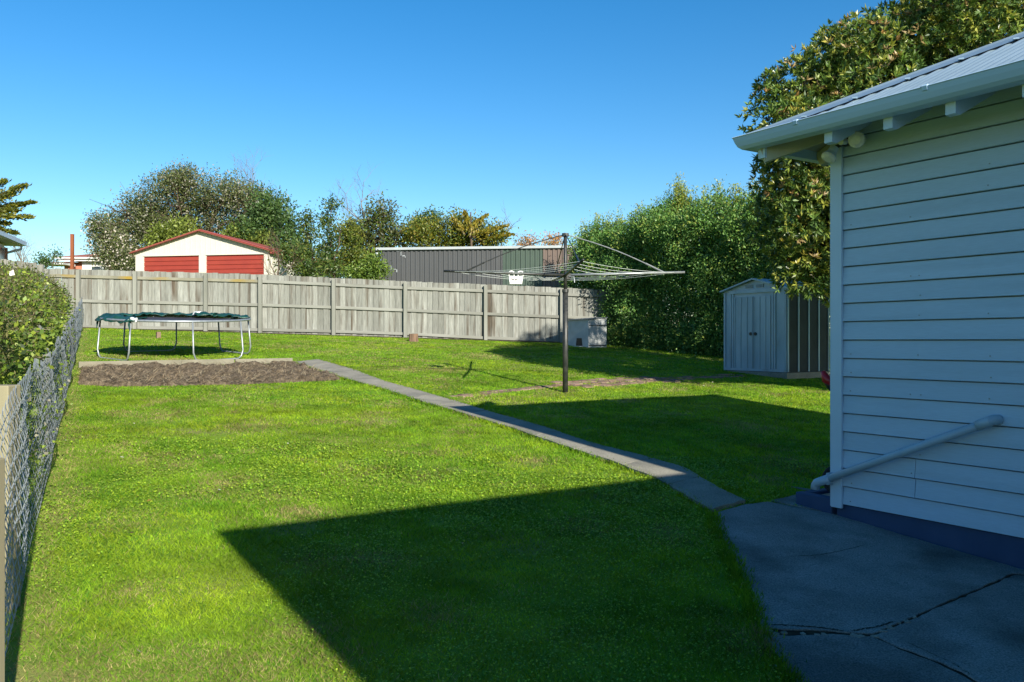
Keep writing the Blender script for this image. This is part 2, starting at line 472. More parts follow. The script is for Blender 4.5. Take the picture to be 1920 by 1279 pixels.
spk = MB()
for i in range(46):
    p = P(random.uniform(1350, 1900), random.uniform(985, 1270)); q = random.uniform(.003, .009)
    if p.x < 3.2 and inpoly(np.array([p.x]), np.array([p.y]), slabA + []).any() or random.random() < .3:
        a = random.uniform(0, 6)
        spk.add([lift((p.x + q * math.cos(a + k), p.y + q * 1.5 * math.sin(a + k), 0), .0135) for k in (0, 1.6, 3.1, 4.6)], [(0, 1, 2, 3)])
tag(spk.build('fallen_petals', MAT['path'], patio), kind='stuff')
def hairline(pxs, w_):
    pts = resample([lift(P(*p), .0112) for p in pxs], 40)
    mb = MB()
    L_ = []
    for i, p in enumerate(pts):
        o = Vector((random.uniform(-.006, .006), random.uniform(-.006, .006), 0)); ww = w_ * random.uniform(.4, 1.3) * min(1, i / 6, (39 - i) / 6 + .05)
        L_.append((p + o + Vector((0, ww, SY * ww)), p + o - Vector((0, ww, SY * ww))))
    for a, b in zip(L_, L_[1:]): mb.add([a[0], b[0], b[1], a[1]], [(0, 1, 2, 3)])
    mb.build('hairline_crack', MAT['dirt'], patio, fix=False)
hairline([(1432, 1176), (1475, 1176), (1520, 1179), (1560, 1184), (1590, 1188)], .006)
hairline([(1470, 1046), (1520, 1046), (1570, 1038), (1620, 1025)], .004)
hairline([(1690, 1205), (1730, 1222), (1790, 1250), (1830, 1275)], .004)
hairline([(1590, 1189), (1612, 1184), (1650, 1178), (1680, 1168)], .006)
PATIO_POLYS = [slabA, slabB, slabC, slabD]
PATH_POLY = PL + list(reversed(PR))

# ---- garden bed: lumpy soil with dead stalks, timber edging behind it
bx = [p.x for p in BED]; by = [p.y for p in BED]
n1, n2 = 190, 70
U = np.linspace(min(bx) - .05, max(bx) + .05, n1); V_ = np.linspace(min(by) - .05, max(by) + .05, n2)
X, Y = np.meshgrid(U, V_, indexing='ij')
hgt = 0.02 + 0.07 * (vnoise(X, Y, .35, 1) - .3) + 0.09 * (vnoise(X, Y, .13, 2) - .4) + 0.05 * (vnoise(X, Y, .06, 3) - .4)
hgt += rng.normal(0, 0.008, X.shape)
ins = inpoly(X, Y, BED)
Z = SY * Y + SX * X + np.where(ins, np.maximum(hgt, 0.006), -0.03)
idx = lambda i, j: i * n2 + j
faces = [(idx(i, j), idx(i + 1, j), idx(i + 1, j + 1), idx(i, j + 1)) for i in range(n1 - 1) for j in range(n2 - 1)
         if ins[i, j] or ins[i + 1, j] or ins[i + 1, j + 1] or ins[i, j + 1]]
me = bpy.data.meshes.new('garden_bed'); me.from_pydata(np.stack([X, Y, Z], -1).reshape(-1, 3).tolist(), [], faces); me.update()
bedo = tag(link('garden_bed', me, MAT['soil']), 'dug garden bed of brown soil below the trampoline', kind='structure')
# straw and dead stalks in the bed
n = 4200
sx_ = rng.uniform(min(bx), max(bx), n * 3); sy_ = rng.uniform(min(by), max(by), n * 3)
dens = 0.25 + 0.75 * (sx_ - min(bx)) / (max(bx) - min(bx))
k = inpoly(sx_, sy_, BED) & (rng.random(n * 3) < dens)
sx_, sy_ = sx_[k][:n], sy_[k][:n]
m = len(sx_)
ang = rng.uniform(0, 2 * np.pi, m); el = rng.uniform(-.1, .7, m); ln = rng.uniform(.05, .16, m)
base = np.stack([sx_, sy_, SY * sy_ + SX * sx_ + 0.03 + rng.uniform(0, .03, m)], -1)
d = np.stack([np.cos(ang) * np.cos(el), np.sin(ang) * np.cos(el), np.sin(el)], -1) * ln[:, None]
s = np.stack([-np.sin(ang), np.cos(ang), 0.4 * np.ones(m)], -1) * 0.004
V = np.stack([base - s, base + s, base + d + s * .3, base + d - s * .3], 1)
cc = np.array([[.34, .27, .17], [.26, .19, .11], [.42, .36, .24], [.20, .15, .09]])[rng.integers(0, 4, m)]
tag(link('dead_stalks', np_mesh('dead_stalks', V, 4, cc), MAT['leaf'], bedo), kind='stuff')

edge = empty('timber_edging', P(350, 688), 0, 'long weathered timber plank edging at the back of the garden bed', 'edging')
e0 = P(146, 690); e1 = P(549, 682)
o0 = edge.location.copy()
cuts = [0.0, 0.70, 1.0]
for a, b in zip(cuts, cuts[1:]):
    pa, pb = e0.lerp(e1, a + 0.003), e0.lerp(e1, b - 0.003)
    MB().beam(lift(pa, 0.03) - o0, lift(pb, 0.035) - o0, 0.05, 0.15).build('plank', MAT['sleeper'], edge, bevel=0.006)

# ---- narrow strip of old bricks from the path to the tin shed
bpath = empty('brick_path'); tag(bpath, 'overgrown strip of old bricks leading to the tin shed', kind='structure')
b0, b1 = P(858, 744), P(1362, 702)
bdir = (b1 - b0); BL = bdir.length; bdir.normalize(); bnor = Vector((-bdir.y, bdir.x, 0)).normalized()
bang = math.atan2(bdir.y, bdir.x)
slope = Matrix(((1, 0, 0), (0, 1, 0), (SX, SY, 1)))
brick_me = MB().box((0, 0, 0), (0.215, 0.105, 0.05)).mesh('brick'); brick_me.materials.append(MAT['brick'])
BRICKS = []
t = 0.0
while t < BL:
    for r in range(-6, 6):
        c = b0 + bdir * t + bnor * (r * 0.113 + 0.05) + (bdir * 0.11 if r % 2 else Vector())
        c = c + bnor * 0.25 * math.sin(t * 0.6)
        f = t / BL
        half = 0.10 if f < 0.36 else (0.44 if f < 0.68 else 0.26)
        off = abs(r * 0.113 + 0.05)
        keep = off < half * random.uniform(0.8, 1.1)
        if keep and random.random() < (0.88 if 0.36 <= f < 0.72 else (0.6 if f >= .72 else 0.9)):
            BRICKS.append((c.x, c.y, t))
    t += 0.226
for x, y, t in BRICKS[:300]:
    o = link('brick', brick_me, None, bpath, loc=(x, y, float(gz(x, y)) + random.uniform(-0.020, -0.006)))
    o.rotation_euler = (SY + random.uniform(-.02, .02), -SX * 0, bang + random.uniform(-.05, .05))

# ================================================================== LAWN
EXCL = PATIO_POLYS + [PATH_POLY, sub]
house_foot = [H(0.42, 0.06), H(-9, 0.06), H(-9, -4), H(0.42, -4)]
house_foot2 = [H(-4.9, 4.2), H(-9, 4.2), H(-9, 0), H(-4.9, 0)]
CHX = lambda y: -2.36 - 0.505 * (y - 3.97)     # chain-link fence line
def lawn_points(y0, y1, dens, shrink=0.0):
    area = 0.72 * (y1 * y1 - y0 * y0)
    n = int(area * dens)
    y = np.sqrt(rng.uniform(y0 * y0, y1 * y1, n))
    x = rng.uniform(-0.72, 0.72, n) * y
    k = (x > CHX(y) - 0.25) & (x < 9.5)
    for poly in EXCL: k &= ~inpoly(x, y, poly)
    k &= ~inpoly(x, y, BED)
    k &= ~inpoly(x, y, house_foot) & ~inpoly(x, y, house_foot2)
    # back fence line
    k &= y < 24.25 + (x + 12) * 0.105
    return x[k], y[k]
bricks_xy = np.array([(b[0], b[1]) for b in BRICKS])
def near_brick(x, y):
    r = np.zeros(x.shape, bool)
    c = (x - b0.x) * bdir.x + (y - b0.y) * bdir.y
    s = (x - b0.x) * bnor.x + (y - b0.y) * bnor.y
    cand = np.where((c > -.3) & (c < BL + .3) & (abs(s) < 1.0))[0]
    for st in range(0, len(cand), 4000):
        ii = cand[st:st + 4000]
        dx = x[ii][:, None] - bricks_xy[None, :, 0]; dy = y[ii][:, None] - bricks_xy[None, :, 1]
        a = abs(dx * bdir.x + dy * bdir.y); b = abs(dx * bnor.x + dy * bnor.y)
        r[ii] = ((a < .10) & (b < .05)).any(1)
    return r
Vs, Cs = [], []
zones = [(2.3, 4.6, 15000, 0.0022, (0.012, 0.030)), (4.6, 7.0, 9000, 0.0030, (0.012, 0.030)), (7.0, 10.5, 4600, 0.0046, (0.012, 0.030)),
         (10.5, 16.0, 2200, 0.0068, (0.012, 0.030)), (16.0, 27.5, 950, 0.010, (0.012, 0.028))]
STRAW = []
for px, py, r1, r2 in [(690, 895, .20, .22), (790, 898, .16, .16), (500, 928, .28, .16), (370, 925, .2, .16), (560, 962, .2, .12), (650, 880, .15, .15), (430, 905, .22, .2), (1000, 866, .16, .14), (860, 812, .2, .2),
                       (620, 830, .25, .25), (330, 870, .2, .22), (470, 800, .25, .3), (610, 1060, .22, .14), (700, 1050, .2, .10), (230, 980, .2, .16), (250, 1110, .14, .1), (560, 1190, .16, .10), (1480, 870, .3, .25),
                       (620, 660, .6, .5), (700, 652, .7, .5), (905, 668, .7, .5), (760, 692, .4, .4), (835, 693, .5, .4), (540, 650, .6, .5), (1020, 692, .5, .4), (830, 712, .4, .3), (330, 674, .5, .2), (1240, 640, .6, .4), (960, 652, .6, .4),
                       (520, 760, .3, .3), (300, 780, .3, .3), (700, 790, .25, .3), (420, 745, .4, .4), (230, 840, .2, .3), (1100, 985, .2, .15), (820, 1150, .16, .1), (1250, 1000, .2, .15), (1400, 800, .35, .3)]:
    p = P(px, py); STRAW.append((p.x, p.y, r1, r2, random.uniform(.4, .85)))
def grass_colour(x, y, n):
    dry = vnoise(x, y, .55, 21) * .5 + vnoise(x, y, .22, 22) * .3 + vnoise(x, y, 2.5, 23) * .35
    lush = vnoise(x, y, .8, 24) * .6 + vnoise(x, y, .3, 25) * .4
    big = vnoise(x, y, 3.0, 26)
    g1 = np.array([0.20, 0.37, 0.022]); g2 = np.array([0.335, 0.46, 0.026]); g3 = np.array([0.10, 0.25, 0.022]); st = np.array([0.42, 0.37, 0.15])
    t = np.clip(lush * 1.9 - .55 + (big - .5) * .7, 0, 1)[:, None]
    c = g1 * (1 - t) + g2 * t
    r = rng.random(n)
    c = np.where((r < np.clip(.1 + .9 * (vnoise(x, y, .45, 51) * .6 + vnoise(x, y, 1.4, 52) * .5 - .42), .05, .6))[:, None], g3, c)
    pd = np.clip((dry - .63) * 2.8, 0.02, .55)
    wob = .55 + .9 * vnoise(x, y, .09, 61)
    for cx_, cy_, r1, r2, am in STRAW:
        q = ((x - cx_) / r1) ** 2 + ((y - cy_) / (r2 * 1.6)) ** 2
        pd = np.maximum(pd, am * wob * np.exp(-q) * (q < 5))
    # dead strip along the chain-link fence
    df = x - CHX(y)
    pd = np.maximum(pd, np.clip(1.0 - df / (0.12 + 0.35 * vnoise(x, y, .6, 27)), 0, .7))
    c = np.where((rng.random(n) < pd)[:, None], st * rng.uniform(.6, 1.1, (n, 1)), c)
    return c * rng.uniform(.66, 1.24, (n, 1)) * (0.34 + 0.98 * (vnoise(x, y, .14, 53) * .45 + vnoise(x, y, .5, 54) * .35 + vnoise(x, y, 1.7, 55) * .2))[:, None]
for y0, y1, dn, w, hh in zones:
    x, y = lawn_points(y0, y1, dn)
    k = ~near_brick(x, y); x, y = x[k], y[k]
    df = x - CHX(y)
    k = rng.random(len(x)) < np.clip(df * 2.2 + .25, .12, 1); x, y = x[k], y[k]
    n = len(x)
    bald = vnoise(x, y, .5, 31) * .6 + vnoise(x, y, .17, 32) * .4
    k = (bald > .18) | (rng.random(n) < .3); x, y = x[k], y[k]; n = len(x)
    h = rng.uniform(*hh, n) * (0.65 + 0.7 * vnoise(x, y, .35, 33))
    yaw = rng.uniform(0, 2 * np.pi, n)
    wv = np.stack([np.cos(yaw), np.sin(yaw), np.zeros(n)], -1) * (w * rng.uniform(.6, 1.4, n))[:, None]
    la = rng.uniform(0, 2 * np.pi, n); lm = rng.uniform(.3, 1.7, n) * h
    base = np.stack([x, y, SY * y + SX * x - 0.002], -1)
    tip = base + np.stack([np.cos(la) * lm, np.sin(la) * lm, h], -1)
    Vs.append(np.stack([base - wv, base + wv, tip], 1)); Cs.append(grass_colour(x, y, n))
# edges of paving: longer overhanging grass
ex, ey = [], []
for line in (PL, PR):
    for a, b in zip(line, line[1:]):
        m_ = int((b - a).length * 420)
        t = rng.random(m_)
        ex.append(a.x + (b.x - a.x) * t + rng.normal(0, .025, m_)); ey.append(a.y + (b.y - a.y) * t + rng.normal(0, .025, m_))
edgepx = [(1337, 966), (1344, 995), (1355, 1018), (1380, 1055), (1392, 1085), (1412, 1130), (1428, 1180), (1448, 1224), (1476, 1258), (1496, 1285), (1520, 1330)]
ep = [P(*p) for p in edgepx]
for a, b in zip(ep, ep[1:]):
    m_ = int((b - a).length * 1500)
    t = rng.random(m_)
    ex.append(a.x + (b.x - a.x) * t + rng.normal(-.015, .03, m_)); ey.append(a.y + (b.y - a.y) * t + rng.normal(0, .03, m_))
x = np.concatenate(ex); y = np.concatenate(ey); n = len(x)
h = rng.uniform(.02, .05, n); la = rng.uniform(0, 2 * np.pi, n); lm = rng.uniform(.2, 1.0, n) * h
yaw = rng.uniform(0, 2 * np.pi, n)
ww = np.clip(y * .0011, .004, .014)
wv = np.stack([np.cos(yaw), np.sin(yaw), np.zeros(n)], -1) * ww[:, None]
base = np.stack([x, y, SY * y + SX * x - 0.002], -1); tip = base + np.stack([np.cos(la) * lm, np.sin(la) * lm, h], -1)
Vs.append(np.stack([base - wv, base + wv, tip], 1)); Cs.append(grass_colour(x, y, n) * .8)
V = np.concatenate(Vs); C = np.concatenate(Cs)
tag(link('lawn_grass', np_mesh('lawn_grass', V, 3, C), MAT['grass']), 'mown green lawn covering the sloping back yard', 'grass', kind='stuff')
print('grass blades', len(V))
# clover: small round leaves low in the grass
x, y = lawn_points(2.3, 8.0, 3000)
k = (vnoise(x, y, .9, 41) * .6 + vnoise(x, y, .3, 42) * .4) > .40 + .25 * rng.random(len(x)); x, y = x[k], y[k]
n = len(x)
r = rng.uniform(.0035, .0068, n) * np.clip(y / 5, .8, 1.4); a0 = rng.uniform(0, 6.28, n)
zc = SY * y + SX * x + rng.uniform(.012, .028, n)
tl = rng.normal(0, .35, (n, 2))
pts = []
for q in range(5):
    aa = a0 + q * 2 * np.pi / 5
    px_, py_ = r * np.cos(aa), r * np.sin(aa)
    pts.append(np.stack([x + px_, y + py_, zc + px_ * tl[:, 0] + py_ * tl[:, 1]], -1))
V = np.stack(pts, 1)
C = (np.array([.21, .42, .035]) * (1 - rng.random((n, 1)) * .45) + np.array([.16, .10, .01]) * rng.random((n, 1)))
tag(link('clover', np_mesh('clover', V, 5, C), MAT['clover']), 'low clover leaves mixed into the near lawn', 'clover', kind='stuff')
# litter: fallen leaves and petals
x, y = lawn_points(3.0, 24.0, 1.2)
kk = rng.random(len(x)) < np.where((x > 2.5) & (y > 14), .9, np.where(x - CHX(y) < .8, .9, .16)); x, y = x[kk], y[kk]
n = len(x); r = rng.uniform(.012, .026, n); a0 = rng.uniform(0, 6.28, n); zc = SY * y + SX * x + .04
V = np.stack([np.stack([x + r * np.cos(a0 + q) * (1 if j % 2 == 0 else .5), y + r * np.sin(a0 + q) * (1 if j % 2 == 0 else .5), zc + rng.uniform(-.006, .012, n)], -1) for j, q in enumerate((0, 1.57, 3.14, 4.71))], 1)
C = np.array([[.55, .50, .36], [.30, .13, .05], [.42, .22, .06], [.7, .66, .55]])[rng.integers(0, 4, n)]
tag(link('fallen_leaves', np_mesh('fallen_leaves', V, 4, C), MAT['leaf']), 'fallen leaves and petals scattered over the lawn', 'leaf litter', kind='stuff')

# ================================================================== WEATHERBOARD HOUSE
house = empty('weatherboard_house', HC, HR, 'pale grey weatherboard house with zinc roof and navy plinth at the right', 'house')
EZ = 2.77            # gutter top above the corner
OX, OV = 0.435, 0.56  # eave overhang past the corner and out of the wall
PITCH = math.tan(math.radians(25))
YB = -4.3 + 0.0      # far eave line
XA, YA = -4.36, 4.53 # eave lines of the wing beside the camera
WALLTOP = 2.93
# walls behind the boards
w = MB()
w.box((-4.5, -1.9, (WALLTOP + 0.09) / 2), (8.94, 3.72, WALLTOP - 0.09))
w.build('wall', MAT['weatherboard'], house)
w = MB(); w.box((-7.6, 1.9, 1.1), (5.3, 4.7, 3.2)); w.build('wing_wall', MAT['weatherboard'], house)
# plinth follows down below the patio
MB().box((-4.5, -1.9, -0.705), (9.0, 3.80, 1.59)).build('plinth', MAT['plinth'], house, bevel=0.012)
# weatherboards
BH = 0.1322
prof = [(-0.03, 0.004), (0.020, 0.0), (0.026, 0.003), (0.024, 0.008), (0.009, BH - 0.007), (-0.03, BH - 0.006)]
def board(x0, x1):
    mb = MB()
    mb.extrude([(p[0], p[1]) for p in prof], [lambda a, b, X=X_: Vector((X, a, b)) for X_ in (x0, x1)], closed=True)
    return mb.mesh('weatherboard')
full = board(-4.90, -0.05); partA = board(-0.615, -0.05); partB = board(-4.90, -0.619)
for me in (full, partA, partB): me.materials.append(MAT['weatherboard'])
r = 0; z = 0.09
while z < WALLTOP - 0.10:
    for me in ([partA, partB] if r in (1, 2) else [full]):
        o = link('weatherboard', me, None, house, loc=(0, random.uniform(-.0012, .0012), z))
    z += BH; r += 1
# painted nail heads in the boards
nl = MB()
zz = 0.09
while zz < 2.6:
    for X_ in (-0.13, -0.585, -0.65, -1.10, -1.55, -2.0):
        xx = X_ + random.uniform(-.012, .012)
        if random.random() < .4: nl.box((xx, 0.0235, zz + .030), (.007, .004, .007))
    zz += BH
tag(nl.build('nail_heads', MAT['galv'], house), kind='stuff')
# corner boards
cb = MB()
cb.box((-0.028, 0.030, 1.45), (0.088, 0.024, 2.78))
cb.build('corner_board', MAT['trim'], house, bevel=0.003)
MB().box((0.030, -0.03, 1.45), (0.022, 0.094, 2.78)).build('corner_board', MAT['trim'], house, bevel=0.003)
# roof: zinc corrugated planes
EY = OV - 0.035; EXX = OX - 0.035
YMID = (EY + YB) / 2
HALF = EY - YMID
ZE = EZ - 0.012
def corr(t): return 0.0105 * math.cos(2 * math.pi * t / 0.076)
mb = MB(); xs = np.arange(-9.0, EXX, 0.0126)
for X_ in xs:
    d = min(EXX - X_, HALF)
    for s_ in (0, 1):
        dd = d * s_
        mb.v.append((X_, EY - dd, ZE + dd * PITCH + corr(X_)))
for i in range(len(xs) - 1):
    mb.f.append((2 * i, 2 * i + 2, 2 * i + 3, 2 * i + 1))
mb.build('roof_sheet', MAT['zinc'], house, smooth=True, fix=False)
mb = MB(); xs = np.arange(-9.0, EXX, 0.0126)
for X_ in xs:
    d = min(EXX - X_, HALF)
    for s_ in (0, 1):
        dd = d * s_
        mb.v.append((X_, YB + dd, ZE + dd * PITCH + corr(X_)))
for i in range(len(xs) - 1):
    mb.f.append((2 * i, 2 * i + 1, 2 * i + 3, 2 * i + 2))
mb.build('roof_sheet', MAT['zinc'], house, smooth=True, fix=False)
mb = MB(); ys = np.arange(YB, EY, 0.0126)
for Y_ in ys:
    d = max(0.001, min(EY - Y_, Y_ - YB))
    for s_ in (0, 1):
        dd = d * s_
        mb.v.append((EXX - dd, Y_, ZE + dd * PITCH + corr(Y_)))
for i in range(len(ys) - 1):
    mb.f.append((2 * i, 2 * i + 2, 2 * i + 3, 2 * i + 1))
mb.build('roof_sheet', MAT['zinc'], house, smooth=True, fix=False)
# wing roof beside the camera (hipped)
mb = MB()
wx0, wx1, wy0, wy1 = -11.5, XA, 0.0, YA
hw = (wy1 - wy0) / 2
mb.add([(wx1, wy0, ZE), (wx1, wy1, ZE), (wx0, wy1, ZE), (wx0, wy0, ZE), (wx1 - hw * 1.05, wy0 + hw, ZE + hw * .36), (wx0 + hw, wy0 + hw, ZE + hw * .36)],
       [(0, 1, 4), (1, 2, 5, 4), (2, 3, 5), (3, 0, 4, 5), (3, 2, 1, 0)])
mb.build('wing_roof', MAT['zinc'], house)
# hip flashing with scalloped lead-edge clips
def rp(x_, y_, up=0.0):
    d = min(EXX - x_, EY - y_, y_ - YB)
    return Vector((x_, y_, ZE + max(d, -0.02) * PITCH + up))
def hipcap(sgn):
    mb = MB(); st = []
    N_ = 30
    for i in range(N_ + 1):
        d = -0.01 + (HALF + 0.02) * i / N_
        cx_, cy_ = EXX - d, (EY - d if sgn > 0 else YB + d)
        zc_ = ZE + d * PITCH
        wd = 0.24
        # wings lie on the two planes: along the wall direction and across it
        row = [Vector((cx_ - wd, cy_, zc_ + 0.018 + 0.0)), Vector((cx_ - 0.03, cy_, zc_ + 0.028)), Vector((cx_, cy_, zc_ + 0.038)),
               Vector((cx_, cy_ - sgn * 0.03, zc_ + 0.028)), Vector((cx_, cy_ - sgn * wd, zc_ + 0.018))]
        st.append(row)
    for i in range(N_):
        for k in range(4):
            mb.add([st[i][k], st[i][k + 1], st[i + 1][k + 1], st[i + 1][k]], [(0, 1, 2, 3)])
    mb.add(st[0], [(0, 1, 2, 3, 4)])
    return mb
hipcap(1).build('hip_flashing', MAT['zinc'], house)
hipcap(-1).build('hip_flashing', MAT['zinc'], house)
MB().tube([(EXX - HALF + .05, YMID, ZE + HALF * PITCH + .01), (-9, YMID, ZE + HALF * PITCH + .01)], 0.06, 8).build('ridge_cap', MAT['zinc'], house)
# flashing clips
for i in range(9):
    d = 0.16 + i * 0.24
    x_, y_ = EXX - d - 0.24, EY - d
    mb = MB().box((0, 0, 0), (0.035, 0.02, 0.010), rz=0.6)
    o = mb.build('flashing_clip', MAT['zinc'], house); o.location = (x_, y_, ZE + d * PITCH + 0.026)
# roof screws on sheets
scr = MB()
# eave fascia, gutter
gp = [(0.0, -0.004), (0.0, -0.092), (0.050, -0.092), (0.078, -0.087), (0.10, -0.067), (0.115, -0.034), (0.124, -0.004), (0.131, 0.002), (0.126, 0.007), (0.117, -0.002), (0.10, -0.045), (0.06, -0.078), (0.01, -0.081), (0.008, -0.004)]
g0 = OV - 0.10; g0x = OX - 0.10
def gst(X_, Y_, mx, my):
    return lambda a, b: Vector((X_ + mx * a, Y_ + my * a, EZ + b))
MB().extrude(gp, [gst(-9, g0, 0, 1), gst(g0x, g0, 1, 1), gst(g0x, YB + 0.10, 1, -1)], closed=True).build('gutter', MAT['gutter'], house)
for X_ in (-0.10, -1.02, -1.94, -2.86):
    MB().extrude([(0.09, -0.03), (0.128, -0.02), (0.134, 0.004), (0.127, 0.013), (0.08, 0.012), (0.08, 0.004), (0.12, 0.004)], [gst(X_ - .016, g0, 0, 1), gst(X_ + .016, g0, 0, 1)], closed=True).build('gutter_clip', MAT['gutter'], house)
# exposed rafter tails
def rafter(X_, w_=0.062, h_=0.125, y1=OV - 0.105):
    mb = MB()
    z1 = EZ - 0.035
    pr = [(-0.25, z1 + (y1 + 0.25) * PITCH), (y1, z1), (y1, z1 - h_), (y1 - .05, z1 - h_ - .004), (-0.25, z1 - h_ + (y1 + 0.25) * PITCH * .95)]
    mb.extrude(pr, [lambda a, b, X=X_ + s_ * w_ / 2: Vector((X, a, b)) for s_ in (-1, 1)], closed=True)
    return mb
for X_ in (0.30, -0.265, -0.70, -1.10, -1.53, -1.96, -2.40, -2.84, -3.3, -3.8):
    rafter(X_).build('rafter_tail', MAT['trim'], house)
# hip rafter and the far-side fascia
zr = EZ - 0.03
MB().beam((OX - 0.12, OV - 0.12, zr - 0.085), (-0.3, -0.175, zr - 0.085 + (OX + 0.18) * PITCH), 0.06, 0.16).build('hip_rafter', MAT['cream'], house)
for Y_ in (-0.25, -0.7, -1.15, -1.6, -2.05, -2.5, -2.95, -3.4):
    MB().beam((OX - 0.11, Y_, EZ - 0.09), (-0.3, Y_, EZ - 0.09 + 0.69 * PITCH), 0.055, 0.11).build('rafter_tail', MAT['cream'], house)
# eave lining boards just below the sheets
mb = MB()
lx = OX - 0.10; ly = OV - 0.10
zi = EZ - .022 + (lx + .2) * PITCH; yi = ly - (lx + .2)
mb.add([(-9, ly, EZ - .022), (lx, ly, EZ - .022), (-0.2, yi, zi), (-9, yi, zi)], [(0, 1, 2, 3)])
mb.add([(lx, ly, EZ - .022), (lx, YB, EZ - .022), (-0.2, YB, zi), (-0.2, yi, zi)], [(0, 1, 2, 3)])
mb.build('eave_lining', MAT['cream'], house)

# ---- security light under the eave
sl = empty('security_light', H(-0.15, 0.06, 2.70), HR, 'twin white floodlight with black bracket under the house eave corner', 'security light')
MB().box((0.0, 0.0, 0.03), (0.10, 0.05, 0.13)).build('bracket', MAT['black'], sl, bevel=0.008)
MB().tube([(0.01, 0.03, -0.01), (0.01, 0.085, -0.02)], 0.022, 10).build('motion_sensor', MAT['white'], sl)
def lamp_head(c, d, r0, r1, ln):
    c, d = Vector(c), Vector(d).normalized()
    body = MB().tube([c, c + d * ln * .55, c + d * ln], [r0, r0 * 1.15, r1], 16).build('lamp_head', MAT['trim'], sl, smooth=False)
    MB().tube([c + d * ln, c + d * (ln + .012), c + d * (ln + .022)], [r1 * 1.0, r1 * .93, r1 * .55], 16).build('lens', MAT['glasslens'], body)
    return body
lamp_head((-0.11, 0.03, -0.005), (-0.25, 0.75, -0.28), 0.032, 0.058, 0.10)
lamp_head((0.085, 0.05, -0.045), (0.12, 0.55, -0.75), 0.032, 0.055, 0.085)
MB().tube([(-0.02, 0.0, 0.0), (-0.10, 0.03, 0.0)], 0.014, 8).build('arm', MAT['black'], sl)
MB().tube([(0.02, 0.0, -.01), (0.09, 0.05, -0.04)], 0.014, 8).build('arm', MAT['black'], sl)

# ---- waste pipe sloping down the wall
PA = Vector((-1.155, 0.085, 0)); PB = Vector((0.10, 0.085, 0))
za = (CAMZ - (788 - 639.5) / FPX * H(PA.x, .08).y) - HC.z
zb = (CAMZ - (905 - 639.5) / FPX * H(PB.x, .08).y) - HC.z
PA.z, PB.z = za, zb
pipe = empty('waste_pipe', HC, HR, 'grey waste pipe sloping down across the weatherboard wall', 'pipe')
MB().tube([PA, PB], 0.027, 16).build('pipe', MAT['pvc'], pipe, smooth=True)
dd = (PB - PA).normalized()
MB().tube([PA + Vector((0, -0.10, 0)), PA + Vector((-0.0, -0.035, 0.0)), PA + Vector((0.008, -0.012, 0)), PA + dd * 0.03, PA + dd * 0.10], 0.032, 16).build('elbow', MAT['pvc'], pipe, smooth=True)
MB().tube([PB - dd * 0.12, PB - dd * .02, PB - dd * 0.0, PB + Vector((.02, -.008, -.02)), PB + Vector((.025, -.01, -.05))], 0.032, 16).build('elbow', MAT['pvc'], pipe, smooth=True)
MB().tube([PA.lerp(PB, .47), PA.lerp(PB, .47) + dd * .006], 0.029, 16).build('joint', MAT['pvc'], pipe, smooth=False)
MB().box(PB - dd * .10 + Vector((0, -0.03, 0)), (0.02, 0.075, 0.085)).build('pipe_clip', MAT['pvc'], pipe)

# ---- blue concrete drain surround at the foot of the corner
ds = empty('drain_surround', HC, HR, 'navy painted concrete drain surround at the house corner', 'drain')
sz0, sz1 = -0.06, 0.115
sw = MB()
sw.box((0.19, -0.025, (sz0 + sz1) / 2), (0.32, 0.075, sz1 - sz0))
sw.box((0.315, -0.235, (sz0 + sz1) / 2 - .002), (0.07, 0.345, sz1 - sz0 - .004))
sw.box((0.19, -0.43, (sz0 + sz1) / 2 - .001), (0.32, 0.07, sz1 - sz0 - .002))
sw.build('kerb', MAT['plinth'], ds, bevel=0.008)
MB().box((0.155, -0.23, 0.02), (0.245, 0.32, 0.02)).build('drain_floor', MAT['dirt'], ds)
MB().box((0.155, -0.20, 0.085), (0.20, 0.18, 0.012)).build('grate', MAT['galv'], ds)

# ---- red and black garden edger on one wheel behind the corner
te = empty('garden_edger', H(0.17, -0.23, 0.11), HR, 'red and black wheeled garden tool leaning behind the house corner', 'garden tool')
MB().tube([(0.0, 0.02, 0.10), (-0.03, 0.00, 0.55), (-0.02, -0.02, 0.86)], 0.014, 8).build('shaft', MAT['black'], te)
hb = MB().tube([(0.07, 0.06, 0.93), (0.05, 0.05, 0.87), (0.02, 0.02, 0.845), (-0.04, -0.03, 0.84), (-0.10, -0.06, 0.86)], [0.018, 0.036, 0.045, 0.045, 0.03], 10).build('handle_housing', MAT['red'], te, smooth=True)
MB().tube([(0.055, 0.055, 0.86), (0.02, 0.02, 0.81), (-0.03, -0.02, 0.80)], [0.02, 0.036, 0.03], 8).build('grip', MAT['black'], te, smooth=True)
tor = MB().tube([(0.085 * math.cos(a), 0.02, 0.10 + 0.085 * math.sin(a)) for a in np.linspace(0, 2 * math.pi, 24, endpoint=False)], 0.02, 8, closed=True)
wh = tor.build('wheel', MAT['rubber'], te, smooth=True)
MB().tube([(0, 0.0, 0.10), (0, 0.04, 0.10)], 0.07, 16).build('wheel_disc', MAT['black'], wh)

